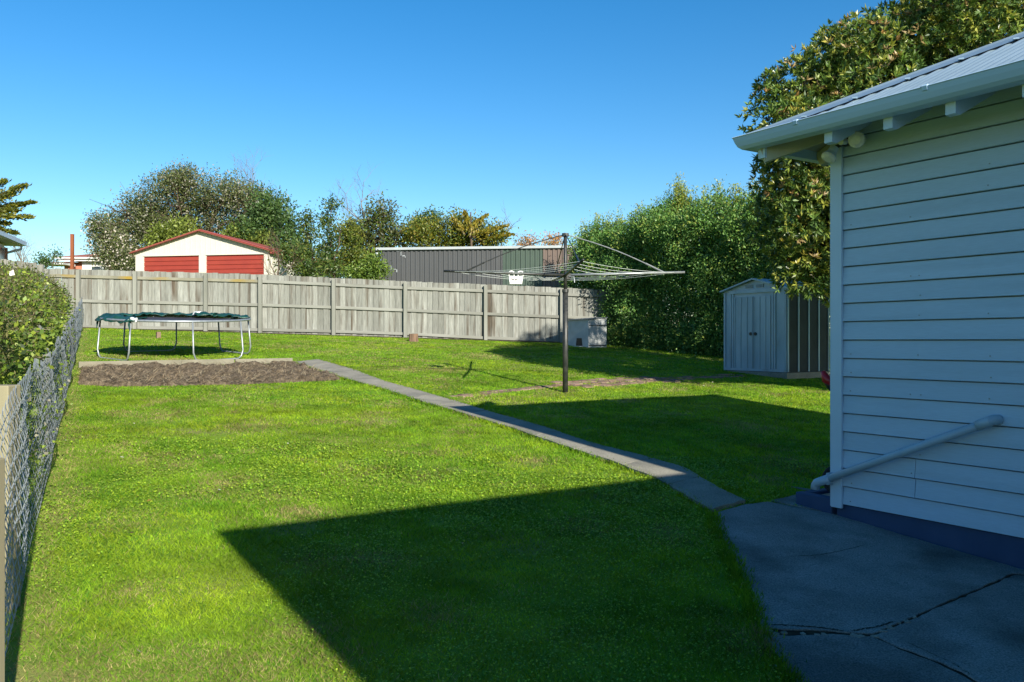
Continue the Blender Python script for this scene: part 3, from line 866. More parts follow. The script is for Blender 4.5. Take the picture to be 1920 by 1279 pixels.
# ================================================================== BACK FENCE
posts = [(92, 503.0, 619.5), (150, 504.8, 620.5), (256, 508, 622), (388, 511.5, 624), (490, 514.5, 626), (627, 521, 628), (761, 527.5, 632.5), (911, 533, 641), (1053, 539.5, 646), (1185, 545, 651)]
def fd(px): return 24.2 + (px - 92) * 0.0016
def fpt(px, py): return AT(px, py, fd(px))
bf = empty('back_fence', fpt(600, 628), 0, 'long weathered timber paling fence across the back of the lawn', 'fence')
fo = bf.location.copy()
pm = MB()
pm.extrude([(-.074, .009), (-.074, .006), (-.0635, -.009), (.0635, -.009), (.074, .006), (.074, .009)], [lambda a, b, Z_=Z0: Vector((a, b, Z_)) for Z0 in (0.0, 1.0)], closed=True)
pal_me = pm.mesh('paling'); pal_me.materials.append(MAT['paling'])
fence_pts = []
for i, (px, t, b) in enumerate(posts):
    T, B = fpt(px, t), fpt(px, b)
    B.z = min(B.z, float(gz(B.x, B.y))) - .05
    fence_pts.append((T, B))
    mb = MB().beam(Vector((T.x, T.y - 0.10, B.z - 0.3)) - fo, Vector((T.x, T.y - 0.10, T.z - 0.03)) - fo, 0.105, 0.10, up=(0, 1, 0))
    mb.build('post', MAT['post'], bf, bevel=0.006)
nail = 0
for i, ((T0, B0), (T1, B1)) in enumerate(zip(fence_pts, fence_pts[1:])):
    for f_, mt in ((0.115, 'lichen' if i < 4 else 'rail'), (0.50, 'rail'), (0.905, 'rail')):
        a = T0.lerp(B0, f_); b = T1.lerp(B1, f_)
        a.y -= 0.036; b.y -= 0.036
        d = (b - a).normalized()
        o = MB().beam(Vector((0, 0, 0)), Vector(((b - a).length - 0.012, 0, 0)), 0.048, 0.085, up=(0, 0, 1)).build('rail', MAT[mt], bf)
        o.location = a + d * .006 - fo
        o.rotation_euler = (0, -math.asin(d.z), math.atan2(d.y, d.x))
    L_ = (Vector((T1.x, T1.y)) - Vector((T0.x, T0.y))).length
    n = int(round(L_ / 0.166))
    for k in range(n):
        f_ = (k + 0.5) / n
        T = T0.lerp(T1, f_); B = B0.lerp(B1, f_)
        o = link('paling', pal_me, None, bf)
        back = 0.0 if k % 2 else 0.010 if i < 4 else 0.016
        o.location = Vector((T.x, T.y + back + random.uniform(-.003, .003), B.z + 0.05)) - fo
        o.scale = ((L_ / n) / 0.148 * random.uniform(1.03, 1.05), 1, T.z - B.z - 0.05 + random.uniform(-.014, .008))
        o.rotation_euler = (0, random.uniform(-.003, .003), math.atan2(T1.y - T0.y, T1.x - T0.x))
# bare earth below the fence
eb = MB(); pts = []
for T, B in fence_pts:
    pts.append((B.x, B.y))
for (x0, y0_), (x1, y1_) in zip(pts, pts[1:]):
    eb.add([lift((x0, y0_ - .42, 0), .012), lift((x1, y1_ - .30, 0), .012), lift((x1, y1_ + .3, 0), .016), lift((x0, y0_ + .3, 0), .016)], [(0, 1, 2, 3)])
tag(eb.build('bare_earth_strip', MAT['soil']), kind='structure')

# neighbour's fence rising behind the left hedge
nf = empty('neighbour_fence', AT(20, 520, 24.9), 0, 'pale grey paling fence behind the clipped hedge at far left', 'fence')
no = nf.location.copy()
npos = [(-160, 470), (-20, 484.5), (54, 492), (82, 495.5)]
for i, (px, t) in enumerate(npos):
    T = AT(px, t, 24.9)
    MB().beam(Vector((T.x, T.y - .1, 1.6)) - no, Vector((T.x, T.y - .1, T.z - .02)) - no, 0.1, 0.1, up=(0, 1, 0)).build('post', MAT['post'], nf, bevel=.005)
for (p0, t0), (p1, t1) in zip(npos, npos[1:]):
    A_, B_ = AT(p0, t0, 24.9), AT(p1, t1, 24.9)
    for dz in (.22, .9, 1.6):
        MB().beam(A_ - Vector((0, .05, dz)) - no, B_ - Vector((0, .05, dz)) - no, .05, .09).build('rail', MAT['rail'], nf)
    n = max(1, int((B_ - A_).length / .17))
    for k in range(n):
        T = A_.lerp(B_, (k + .5) / n)
        o = link('paling', pal_me, None, nf)
        o.location = Vector((T.x, T.y, 1.75)) - no
        o.scale = ((B_ - A_).length / n / .148 * .96, 1, T.z - 1.75 + random.uniform(-.03, .02))

# ================================================================== CHAIN-LINK FENCE
def chain_pt(y, z): return Vector((CHX(y), y, float(SY * y + SX * CHX(y)) + z))
cl = empty('chain_link_fence', chain_pt(3.0, 0), 0, 'sagging grey chain-link wire fence in front of the left hedge', 'fence')
co = cl.location.copy()
CD = Vector((-0.505, 1, 0)); clen = CD.length; CD.normalize()
def chtop(y):
    return 0.98 - 0.14 * np.clip((y - 4) / 4, 0, 1) + 0.03 * math.sin(y * 1.7) + 0.02 * math.sin(y * 4.1)
Y0, Y1 = 2.3, 23.9
def chain_range(ya, yb, pitch, rad, nsides):
    mb = MB()
    n = int((yb - ya) * clen / pitch)
    for k in range(n):
        y = ya + k * pitch / clen
        h = chtop(y)
        m = int(h / (pitch * 0.72))
        off = 0.035 * math.sin(y * 2.3) + .02 * math.sin(y * 5.1)
        pts = []
        for j in range(m + 1):
            z = 0.02 + h * j / m
            sft = (pitch * 0.53 if (j + k) % 2 else -pitch * 0.03)
            p = chain_pt(y, z) + CD * (sft) - co
            bow = (off * math.sin(math.pi * j / m) + (0.006 if j % 2 else -0.006))
            p += Vector((CD.y, -CD.x, 0)) * bow
            pts.append(p)
        pts.append(pts[-1] + CD * pitch * .25 + Vector((0, 0, .03)))
        mb.tube(pts, rad, nsides, cap=False)
    return mb
mb = chain_range(Y0, 9.0, 0.060, 0.0016, 4)
m2 = chain_range(9.0, Y1, 0.11, 0.0034, 3)
mb.add(m2.v, m2.f)
tag(mb.build('wire_mesh', MAT['wire'], cl, fix=False), kind='stuff')
for dz in (0.0, 0.42, 0.84):
    pts = [chain_pt(y, chtop(y) - .03 - dz * .98 + (0.05 if dz == .84 else 0)) + Vector((-.01, 0, 0)) - co for y in np.linspace(Y0, Y1, 60)]
    MB().tube(pts, 0.002, 4).build('straining_wire', MAT['wire'], cl)
for y in (7.2, 11.5, 15.8, 20.0, 23.8):
    p = chain_pt(y, -.2) - co; q = chain_pt(y, chtop(y) + .02) - co
    MB().beam(p + Vector((-.06, 0, 0)), q + Vector((-.06, 0, 0)), 0.05, 0.05, up=(0, 1, 0)).build('post', MAT['post'], cl, bevel=.004)
# big sawn strainer post at the near end
gpst = empty('gate_post', lift((-2.36, 3.82, 0), 0), 0, 'square sawn timber post at the near end of the wire fence', 'post')
zt = CAMZ - (722 - 639.5) / FPX * 3.82 - gpst.location.z
MB().box((0, 0, (zt - .4) / 2), (0.125, 0.10, zt + .4)).build('post', MAT['sawn'], gpst, bevel=.006)
ip = empty('slim_post', lift((-1.625, 2.60, 0), 0), 0, 'slim weathered batten in front of the wire at the left edge', 'post')
MB().box((0, 0, .3), (.036, .045, 1.34)).build('batten', MAT['sawn'], ip, bevel=.004)

# ================================================================== FOLIAGE
def norm(a): return a / np.maximum(np.linalg.norm(a, axis=-1, keepdims=True), 1e-9)

def leaf_quads(base, d, size, width, fold=0.18):
    n = len(base)
    rnd = norm(rng.normal(size=(n, 3)))
    s = norm(np.cross(d, rnd)); nn = np.cross(s, d)
    L_ = size[:, None]; W = width[:, None]
    mid = base + d * L_ * .45 + nn * L_ * fold * rng.uniform(-.2, 1, (n, 1))
    tip = base + d * L_ - nn * L_ * .08
    return np.stack([base, mid + s * W / 2, tip, mid - s * W / 2], 1)

def lobe_points(lobes, n, shell=0.55, rough=0.28, seed=0, lowcut=None):
    w = np.array([(l[3] * l[4] * l[5]) ** (2 / 3) * (l[6] if len(l) > 6 else 1) for l in lobes]); w = w / w.sum()
    which = rng.choice(len(lobes), n, p=w)
    Lb = np.array([l[:6] for l in lobes])[which]
    dr = norm(rng.normal(size=(n, 3)))
    rad = shell + (1 - shell) * rng.random(n) ** 0.6
    u = np.arctan2(dr[:, 1], dr[:, 0]) * 2.2 + which * 3.1; v = dr[:, 2] * 3.3 + which * 1.7
    rad = rad * (1 - rough * .7 + rough * 1.5 * vnoise(u + 40, v + 40, .8, 5 + seed))
    p = Lb[:, :3] + dr * Lb[:, 3:6] * rad[:, None]
    return p, dr, which

def palette_colours(n, pal, wts, jit=.25):
    pal = np.array(pal); wts = np.array(wts) / np.sum(wts)
    return pal[rng.choice(len(pal), n, p=wts)] * rng.uniform(1 - jit, 1 + jit, (n, 1))

def crown(name, parent, lobes, nclump, per, cr, leaf, pal, wts, mat='leaf', shell=.55, up=.3, aspect=.45, rough=.28, seed=0, flat=1.0, outw=.6, origin=None, flowers=0, fcol=(.75, .72, .66), fsize=.05):
    p, dr, wh = lobe_points(lobes, nclump, shell, rough, seed)
    cl_ = palette_colours(nclump, pal, wts, .12)
    off = rng.normal(size=(nclump, per, 3)) * cr * np.array([1, 1, flat])
    base = (p[:, None, :] + off).reshape(-1, 3)
    d = norm(rng.normal(size=(nclump * per, 3)) + np.repeat(dr, per, 0) * outw + np.array([0, 0, up]))
    n = len(base)
    sz = rng.uniform(.7, 1.25, n) * leaf
    V = leaf_quads(base, d, sz, sz * aspect)
    C = np.repeat(cl_, per, 0) * rng.uniform(.75, 1.25, (n, 1))
    if flowers:
        fp, fd_, _ = lobe_points(lobes, flowers, .9, rough, seed)
        fb = fp + rng.normal(size=fp.shape) * cr * .8
        dd_ = norm(rng.normal(size=fp.shape) + fd_)
        ss = rng.uniform(.6, 1.3, flowers) * fsize
        V = np.concatenate([V, leaf_quads(fb, dd_, ss, ss * .9)])
        C = np.concatenate([C, np.array(fcol) * rng.uniform(.7, 1.15, (flowers, 1))])
    if origin is not None: V = V - np.array(origin)
    return link(name, np_mesh(name, V, 4, C), MAT[mat], parent)

def rosettes(name, parent, lobes, ncl, per, leaf, pal, wts, newpal, pnew, origin, shell=.7, seed=0, aspect=.27, mat='leafgloss', rough=.22):
    p, dr, wh = lobe_points(lobes, ncl, shell, rough, seed)
    ax = norm(dr + np.array([0, 0, .55]) + rng.normal(size=dr.shape) * .35)
    cl_ = palette_colours(ncl, pal, wts, .15)
    isnew = (rng.random(ncl) < pnew * np.clip(dr[:, 2] * 1.2 + .55, 0.05, 1.3))
    cl_[isnew] = palette_colours(int(isnew.sum()), newpal, [1] * len(newpal), .15)
    t1 = norm(np.cross(ax, np.array([.3, .2, .9]))); t2 = np.cross(ax, t1)
    Vv, Cc = [], []
    for k in range(per):
        a = 2 * np.pi * k / per + rng.uniform(-.35, .35, ncl)
        tilt = rng.uniform(.25, 1.35, ncl)
        d = ax * np.cos(tilt)[:, None] + (t1 * np.cos(a)[:, None] + t2 * np.sin(a)[:, None]) * np.sin(tilt)[:, None]
        sz = leaf * rng.uniform(.7, 1.25, ncl)
        b = p + ax * (rng.uniform(-.09, .03, ncl) * leaf * 8 * .12)[:, None]
        Vv.append(leaf_quads(b, norm(d), sz, sz * aspect, .10)); Cc.append(cl_ * rng.uniform(.75, 1.25, (ncl, 1)))
    V = np.concatenate(Vv) - np.array(origin); C = np.concatenate(Cc)
    return link(name, np_mesh(name, V, 4, C), MAT[mat], parent)

def limb(mb, a, b, r0, r1, wob=.06, n=6, sides=6):
    a, b = Vector(a), Vector(b); L_ = (b - a).length
    pts = [a.lerp(b, i / n) + Vector((random.gauss(0, 1), random.gauss(0, 1), random.gauss(0, .5))) * wob * L_ * (0 if i in (0,) else math.sin(math.pi * i / n) * .6 + .1) for i in range(n + 1)]
    mb.tube(pts, [r0 + (r1 - r0) * i / n for i in range(n + 1)], sides)
    return pts

def skeleton(mb, base, lobes, r0, nsub=8, fork=.45, reach=.85):
    base = Vector(base)
    cz = sum(l[2] for l in lobes) / len(lobes); cx = sum(l[0] for l in lobes) / len(lobes); cy = sum(l[1] for l in lobes) / len(lobes)
    top = base.lerp(Vector((cx, cy, cz)), fork)
    limb(mb, base - Vector((0, 0, .3)), top, r0, r0 * .75, .04, 6, 8)
    for l in lobes:
        c = Vector(l[:3])
        pts = limb(mb, top, c, r0 * .6, r0 * .28, .07)
        for k in range(nsub):
            d = Vector((random.gauss(0, 1), random.gauss(0, 1), random.gauss(.2, .9))).normalized()
            e = c + Vector((d.x * l[3], d.y * l[4], d.z * l[5])) * reach
            s = pts[random.randint(3, len(pts) - 1)]
            q = limb(mb, s, e, r0 * .22, r0 * .05, .09, 5, 4)
            for kk in range(2):
                e2 = e + Vector((random.gauss(0, 1), random.gauss(0, 1), random.gauss(0, 1))) * l[5] * .25
                limb(mb, q[3], e2, r0 * .09, r0 * .03, .1, 3, 3)

def bare(mb, a, d, L_, r, depth, spread=.55, up=.25):
    a = Vector(a); d = Vector(d).normalized()
    n = 4
    pts = [a]
    for i in range(n):
        d = (d + Vector((random.gauss(0, .12), random.gauss(0, .12), random.gauss(.03, .1)))).normalized()
        pts.append(pts[-1] + d * L_ / n)
    mb.tube(pts, [r * (1 - .5 * i / n) for i in range(n + 1)], 5 if depth > 2 else 3, cap=False)
    if depth <= 0: return
    for k in range(3 if depth > 1 else 3):
        s = pts[random.randint(2, n)]
        nd = (d + Vector((random.gauss(0, spread), random.gauss(0, spread), random.gauss(up, spread * .6)))).normalized()
        bare(mb, s, nd, L_ * random.uniform(.55, .8), r * .5, depth - 1, spread, up)

GREEN = [(.045, .095, .018), (.075, .13, .022), (.03, .065, .016)]
def tree(name, label, cat, foot, lobes, nclump, per, cr, leaf, pal, wts, r0=.12, group=None, nsub=6, trunkmat='bark', nb=5, **kw):
    foot = Vector(foot)
    t = empty(name, foot, 0, label, cat, group)
    mb = MB(); skeleton(mb, foot, lobes, r0, nsub)
    mb.v = [tuple(Vector(v) - foot) for v in mb.v]
    mb.build('trunk', MAT[trunkmat], t, fix=False, smooth=True)
    crown('crown', t, burst(lobes, nb, .48, .70), nclump, per, cr, leaf, pal, wts, origin=tuple(foot), **kw)
    return t

def LB(px, py, d, rx, ry_, rz, w=1):
    c = AT(px, py, d); s = d / FPX
    return (c.x, c.y, c.z, rx * s, ry_ * s, rz * s, w)
def FT(px, d):
    x = (px - 960) / FPX * d
    return Vector((x, d, float(gz(x, d))))

# ---- large evergreen tree behind the house (right)
TF = Vector((6.95, 13.2, float(gz(6.95, 13.2))))
bt = empty('evergreen_tree', TF, 0, 'large glossy evergreen tree with orange new growth behind the house roof', 'tree')
TL = [(4.95, 13.2, 4.7, 1.12, 1.3, 1.0), (5.1, 13.4, 3.45, 1.22, 1.4, 1.05), (5.75, 13.8, 2.85, 1.15, 1.2, .62), (6.2, 13.6, 5.75, 1.45, 1.6, 1.3), (7.5, 14.2, 4.6, 2.4, 2.3, 2.4),
      (8.0, 14.2, 6.7, 2.1, 2.2, 1.7), (9.8, 14.6, 5.6, 2.2, 2.2, 2.2), (6.9, 14.3, 2.75, 1.4, 1.4, .8), (8.6, 14.6, 2.9, 1.8, 1.8, 1.3), (7.2, 13.0, 6.9, 1.2, 1.2, 1.2)]
TL = [(l[0] * .935, l[1] * .935, CAMZ + (l[2] - CAMZ) * .935, l[3] * 1.0, l[4] * .95, l[5] * .97) for l in TL] + [(7.5, 13.0, 2.7, 1.2, 1.2, .9), (8.2, 13.2, 3.9, 1.3, 1.2, 1.2), (7.2, 13.6, 3.2, 1.2, 1.2, 1.0), (6.5, 13.5, 2.8, 1.1, 1.1, .75), (4.35, 12.5, 5.25, .62, .7, .6), (4.6, 12.5, 4.6, .8, .8, .8), (4.85, 12.6, 5.6, .6, .6, .5), (4.5, 12.6, 3.55, .8, .8, .9), (4.8, 12.7, 2.75, .75, .8, .6), (5.4, 12.7, 5.7, .8, .8, .7), (5.2, 12.5, 4.0, .9, .9, 1.1), (7.6, 14.2, 3.1, 1.0, .9, .8)]  # lobes hidden behind the house are added to shade the shed side
def burst(lobes, n, frac=.42, seat=.72):
    out = []
    for l in lobes:
        out.append((l[0], l[1], l[2], l[3] * .86, l[4] * .86, l[5] * .86, .6))
        for k in range(n):
            d = Vector((random.gauss(0, 1), random.gauss(0, 1), random.gauss(.15, 1))).normalized()
            f_ = frac * random.uniform(.7, 1.25)
            out.append((l[0] + d.x * l[3] * seat, l[1] + d.y * l[4] * seat, l[2] + d.z * l[5] * seat, l[3] * f_, l[4] * f_, l[5] * f_, 1))
    return out
TLB = burst(TL, 9)
mb = MB(); skeleton(mb, TF, TL, .20, 6, .35, .55); mb.v = [tuple(Vector(v) - TF) for v in mb.v]
mb.build('trunk', MAT['bark'], bt, fix=False, smooth=True)
rosettes('crown', bt, TLB, 39000, 8, .097, [(.10, .17, .034), (.17, .225, .04), (.055, .105, .028), (.27, .285, .05)], [3, 2.4, 2.8, 1.3],
         [(.33, .20, .07), (.34, .30, .05), (.30, .22, .10)], .11, tuple(TF), shell=.64, aspect=.28)

# ---- tall clipped hedge along the right boundary
HG = []
hb0, hb1 = lift((2.75, 25.6, 0), 0), lift((5.72, 21.0, 0), 0)
hdir = (hb1 - hb0).normalized(); hnr = Vector((hdir.y, -hdir.x, 0)); hnr = -hnr if hnr.x < 0 else hnr
hedge = empty('tall_hedge', hb0.lerp(hb1, .5), 0, 'tall dense green hedge with pointed leafy tops along the right boundary', 'hedge')
ho = tuple(hedge.location)
prof_top = [(1070, 440), (1085, 428), (1120, 414), (1160, 410), (1195, 408), (1230, 392), (1255, 372), (1275, 348), (1300, 372), (1330, 372), (1360, 362), (1395, 352), (1430, 350), (1470, 350)]
def toppy(px):
    return float(np.interp(px, [p[0] for p in prof_top], [p[1] for p in prof_top]))
LH = (hb1 - hb0).length
t = -1.7
while t < LH + 2.2:
    c = hb0 + hdir * t + hnr * .95
    px = 960 + c.x / c.y * FPX
    ztop = CAMZ + (639.5 - toppy(px)) / FPX * c.y - .15
    zb_ = float(gz(c.x, c.y))
    hh_ = ztop - zb_
    for fz, rr, fh in ((.07, .9, .13), (.18, .92, .24), (.42, .95, .24), (.62, .95, .22), (.80, .85, .20)):
        j = hnr * random.uniform(-.28, .12)
        HG.append((c.x + j.x, c.y + j.y, zb_ + hh_ * (fz + random.uniform(-.03, .03)), rr, rr, hh_ * fh * random.uniform(.85, 1.1)))
    t += .62
mb = MB()
t = -1.2
while t < LH + 2:
    c = hb0 + hdir * t + hnr * .95; limb(mb, lift(c, -.2) - Vector(ho), lift(c, 2.8) - Vector(ho), .07, .03, .03); t += .9
mb.build('stems', MAT['bark'], hedge, fix=False)
HP = [(.12, .25, .06), (.17, .30, .065), (.075, .16, .045), (.25, .31, .065)]
crown('foliage', hedge, burst(HG, 3, .5, .72), 31000, 10, .10, .076, HP, [3, 3, 2, 1], shell=.74, up=.5, rough=.16, origin=ho, outw=1.0, aspect=.5)
# spires on top, leaves yellowed to imitate sunlit tips
SP = []
for px, top, wd in ((1078, 430, 14), (1092, 420, 14), (1118, 404, 18), (1140, 404, 16), (1160, 398, 14), (1186, 394, 14), (1206, 392, 16), (1232, 376, 18), (1256, 362, 18), (1277, 334, 24), (1300, 358, 16), (1326, 354, 14), (1345, 340, 12), (1366, 352, 16), (1384, 346, 16), (1408, 338, 20), (1440, 344, 24)):
    # find hedge point for px
    best = min((abs(960 + (hb0 + hdir * (tt * .1) + hnr * .9).x / (hb0 + hdir * (tt * .1) + hnr * .9).y * FPX - px), tt) for tt in range(-20, 100))
    c = hb0 + hdir * (best[1] * .1) + hnr * .9
    s = c.y / FPX
    z1 = CAMZ + (639.5 - top) * s
    for k in range(5):
        f_ = k / 4
        SP.append((c.x + random.gauss(0, .04), c.y, z1 - .12 - f_ * 1.0, wd * s * (.16 + .8 * f_), wd * s * (.16 + .8 * f_), .26, 1.6))
crown('leafy_tops', hedge, SP, 4200, 10, .07, .065, [(.25, .30, .055), (.33, .34, .06), (.16, .24, .045)], [2, 2, 1], shell=.5, up=1.1, rough=.2, origin=ho, outw=.5)

# ---- clipped hedge behind the wire fence (left)
lh = empty('clipped_hedge', lift((CHX(8) - .8, 8, 0), 0), 0, 'clipped hedge with lime leaves and white flowers behind the wire fence', 'hedge')
lo_ = tuple(lh.location)
LG = []
for y in np.arange(4.75, 14.6, .45):
    hgt_ = 1.50 + .06 * math.sin(y * 1.9) - (.30 * max(0, (y - 13.6)))
    x = CHX(y) - .82
    g = float(gz(x, y))
    LG.append((x, y, g + hgt_ * .35, .66, .66, hgt_ * .36)); LG.append((x, y, g + hgt_ * .68, .68, .62, hgt_ * .33))
LP = [(.14, .215, .03), (.085, .14, .025), (.24, .30, .04), (.045, .075, .02)]
LP2 = [(.12, .12, .04), (.075, .085, .025), (.15, .145, .05), (.19, .145, .08)]
crown('foliage', lh, LG, 9500, 10, .055, .041, LP, [3, 2, 2.2, 1.4], shell=.80, up=.3, rough=.14, origin=lo_, outw=.8, aspect=.62, flowers=260, fsize=.055)
TG = [(a, b, c + .10 * 1, d * .88, e, f_ * .86) for a, b, c, d, e, f_ in LG[1::2]]
crown('clipped_top', lh, TG, 9000, 9, .05, .030, LP2, [3, 2, 2, 1.4], shell=.93, up=.7, rough=.12, origin=lo_, outw=.6, aspect=.35)
mb = MB()
for i in range(300):
    l = LG[random.randrange(len(LG))]
    c = Vector(l[:3]); d = Vector((random.uniform(.2, 1), random.gauss(0, .6), random.gauss(.2, .6))).normalized()
    e = c + Vector((d.x * l[3], d.y * l[4], d.z * l[5])) * 1.08
    limb(mb, c.lerp(e, .55) - Vector(lo_), e - Vector(lo_), .006, .002, .12, 3, 3)
for y in np.arange(4.8, 14.5, .8):
    x = CHX(y) - .8; limb(mb, lift((x, y, 0), -.1) - Vector(lo_), lift((x + random.uniform(-.2, .2), y, 0), 1.0) - Vector(lo_), .035, .015, .08)
mb.build('twigs', MAT['twig'], lh, fix=False)
# sprigs poking through the wire
SG = []
for y in (4.5, 4.9, 5.6, 6.1, 7.0, 8.6):
    p = chain_pt(y, random.uniform(.3, .75)); SG.append((p.x - .12, p.y, p.z, .16, .25, .2))
crown('sprigs', lh, SG, 170, 6, .05, .03, [(.2, .27, .04), (.13, .2, .035), (.3, .28, .2)], [2, 2, 1.5], shell=.2, origin=lo_, aspect=.6)

# ================================================================== BACKGROUND BUILDINGS
# ---- cream double garage with red roller doors
GA, GB = AT(254, 473, 36.1), AT(503, 470, 35.0)
gdir = Vector((GB.x - GA.x, GB.y - GA.y, 0)); GW = gdir.length; gdir.normalize(); gr = math.atan2(gdir.y, gdir.x)
gfloor = float(gz(GA.x, GA.y)) - .1
ga = empty('double_garage', (GA.x, GA.y, gfloor), gr, 'cream gabled double garage with two red roller doors behind the fence', 'garage')
GE = (GA.z + GB.z) / 2 - gfloor; GP = GE + 0.88; GD = 8.0
pw = [0.0, .40, GW * .485, GW * .54, GW - .20, GW]
dtop = GE - .17
for x0, x1 in ((pw[0], pw[1]), (pw[2], pw[3]), (pw[4], pw[5])):
    MB().box(((x0 + x1) / 2, .06, dtop / 2), (x1 - x0, .12, dtop)).build('pier', MAT['creamwall'], ga)
gb = MB()
gb.add([(0, 0, dtop), (GW, 0, dtop), (GW, 0, GE), (GW / 2, 0, GP), (0, 0, GE), (0, .12, dtop), (GW, .12, dtop), (GW, .12, GE), (GW / 2, .12, GP), (0, .12, GE)],
       [(0, 1, 2, 3, 4), (9, 8, 7, 6, 5), (0, 5, 6, 1)])
gb.build('gable', MAT['creamwall'], ga)
for k in range(1, 26):
    x = GW * k / 26; zt_ = GE + (GP - GE) * (1 - abs(x / GW * 2 - 1)) - .06
    if zt_ - (dtop + .06) > .05:
        MB().box((x, -.008, (dtop + .06 + zt_) / 2), (.028, .016, zt_ - dtop - .06)).build('rib', MAT['creamwall'], ga)
for x0, x1 in ((pw[1], pw[2]), (pw[3], pw[4])):
    door = MB()
    nsl = 9
    zz = [0.0]
    pr = []
    z_ = 0.2
    while z_ < dtop - .02:
        pr += [(0.03, z_), (0.0, z_ + .012), (0.0, z_ + .15), (0.03, z_ + .165)]; z_ += .19
    pr = [(0.03, 0)] + pr + [(.03, dtop)]
    door.extrude(pr, [lambda a, b, X=X_: Vector((X, a + .03, b)) for X_ in (x0, x1)])
    door.build('roller_door', MAT['redsteel'], ga)
    MB().box(((x0 + x1) / 2, -.01, dtop + .03), (x1 - x0 + .06, .03, .06)).build('door_head', MAT['creamwall'], ga)
for k in range(12):
    MB().box((GW + .002, .35 + k * .64, GE / 2), (.03, .05, GE - .05)).build('rib', MAT['creamwall'], ga)
MB().box((GW - .06, GD / 2, GE / 2), (.10, GD - .26, GE - .01)).build('side_wall', MAT['creamwall'], ga)
MB().box((.06, GD / 2, GE / 2), (.10, GD - .26, GE - .01)).build('side_wall', MAT['creamwall'], ga)
MB().box((GW / 2, GD - .06, GE / 2), (GW - .24, .10, GE)).build('rear_wall', MAT['creamwall'], ga)
for sg in (0, 1):
    x0 = -.14 if sg == 0 else GW + .14; zE = GE - .14 * (GP - GE) / (GW / 2)
    rf = MB()
    rf.add([(x0, -.12, zE + .03), (GW / 2, -.12, GP + .03), (GW / 2, GD, GP + .03), (x0, GD, zE + .03), (x0, -.12, zE + .07), (GW / 2, -.12, GP + .07), (GW / 2, GD, GP + .07), (x0, GD, zE + .07)],
           [(0, 1, 2, 3), (4, 7, 6, 5), (0, 4, 5, 1), (1, 5, 6, 2), (2, 6, 7, 3), (3, 7, 4, 0)])
    rf.build('roof', MAT['redtrim'], ga)
    MB().beam((x0, -.14, zE), (GW / 2, -.14, GP), .03, .19, up=(0, 1, 0)).build('barge_board', MAT['redtrim'], ga)
MB().box((GW + .13, GD / 2, GE - .08), (.10, GD, .12)).build('gutter', MAT['redtrim'], ga)

# ---- long dark steel shed
DA, DB = AT(713, 463.5, 30.5), AT(1075, 459, 29.8)
ddir = Vector((DB.x - DA.x, DB.y - DA.y, 0)); DW = ddir.length; ddir.normalize()
dfl = float(gz(DA.x, DA.y)) - .2
dk = empty('steel_shed', (DA.x, DA.y, dfl), math.atan2(ddir.y, ddir.x), 'long dark ribbed steel shed with charcoal, green and brown sheets behind the fence', 'shed')
DZ = (DA.z + DB.z) / 2 - dfl - .12
tilt = (DB.z - DA.z)
MB().box((DW / 2, 2.2, DZ / 2 - .04), (DW - .1, 4.2, DZ - .08)).build('frame', MAT['charcoal'], dk)
rs = .175
x_ = .05; i = 0
green0 = (940 - 713) / (1075 - 713) * DW; brown0 = (1017 - 713) / (1075 - 713) * DW
while x_ < DW - .1:
    nr = 4
    nxt = min(x_ + rs * nr, DW)
    for lim in (green0, brown0):
        if x_ < lim - .01 < nxt - .05: nxt = lim
    mt = 'charcoal' if x_ < green0 - .02 else ('greensteel' if x_ < brown0 - .02 else 'brownsteel')
    pr = []; q = x_
    while q < nxt - .02:
        pr += [(q, 0.0), (q + .035, 0.0), (q + .05, -.035), (q + .125, -.035), (q + .14, 0.0)]; q += rs
    pr.append((nxt, 0.0))
    MB().extrude(pr, [lambda a, b, Z_=Z0: Vector((a, b, Z_)) for Z0 in (0, DZ)]).build('wall_sheet', MAT[mt], dk)
    x_ = nxt
rfm = MB()
rfm.add([(-.14, -.12, DZ - tilt * .5), (DW + .1, -.12, DZ + tilt * .5), (DW + .1, 4.4, DZ - .25), (-.14, 4.4, DZ - .25), (-.14, -.12, DZ + .09 - tilt * .5), (DW + .1, -.12, DZ + .09 + tilt * .5), (DW + .1, 4.4, DZ - .16), (-.14, 4.4, DZ - .16)],
        [(0, 3, 2, 1), (4, 5, 6, 7), (0, 1, 5, 4), (1, 2, 6, 5), (2, 3, 7, 6), (3, 0, 4, 7)])
rfm.build('roof', MAT['shedcap'], dk)
MB().box((.06, -.045, DZ / 2 - .05), (.05, .02, DZ - .1)).build('corner_flashing', MAT['charcoal'], dk)
MB().tube([(-.09, -.14, DZ - .10), (-.09, -.14, DZ - .17)], .05, 8).build('gutter_end', MAT['shedcap'], dk)
# white scuffs on the shed
for px, py, w_, h_ in ((752, 476, .02, .14), (757, 480, .09, .03), (733, 502, .02, .14), (740, 505, .10, .02), (744, 508, .03, .10), (760, 482, .02, .08), (748, 471, .2, .015)):
    p = AT(px, py, 30.4); l = Matrix.Rotation(-dk.rotation_euler[2], 3, 'Z') @ (p - dk.location)
    MB().box((l.x, -.039, l.z), (w_, .006, h_)).build('scuff_mark', MAT['shedcap'], dk)

# ---- rusty flue standing behind the fence
fl = FT(135.5, 29.0)
rp_ = empty('rusty_post', fl, 0, 'rusty steel post standing above the fence at the left', 'post')
mb = MB(); ztp = CAMZ + (639.5 - 440) / FPX * 29.0 - fl.z
mb.box((0, 0, ztp / 2), (.10, .10, ztp)); mb.build('post', MAT['rust'], rp_, bevel=.006)
MB().box((0, 0, ztp + .008), (.106, .106, .016)).build('cap', MAT['rust'], rp_)

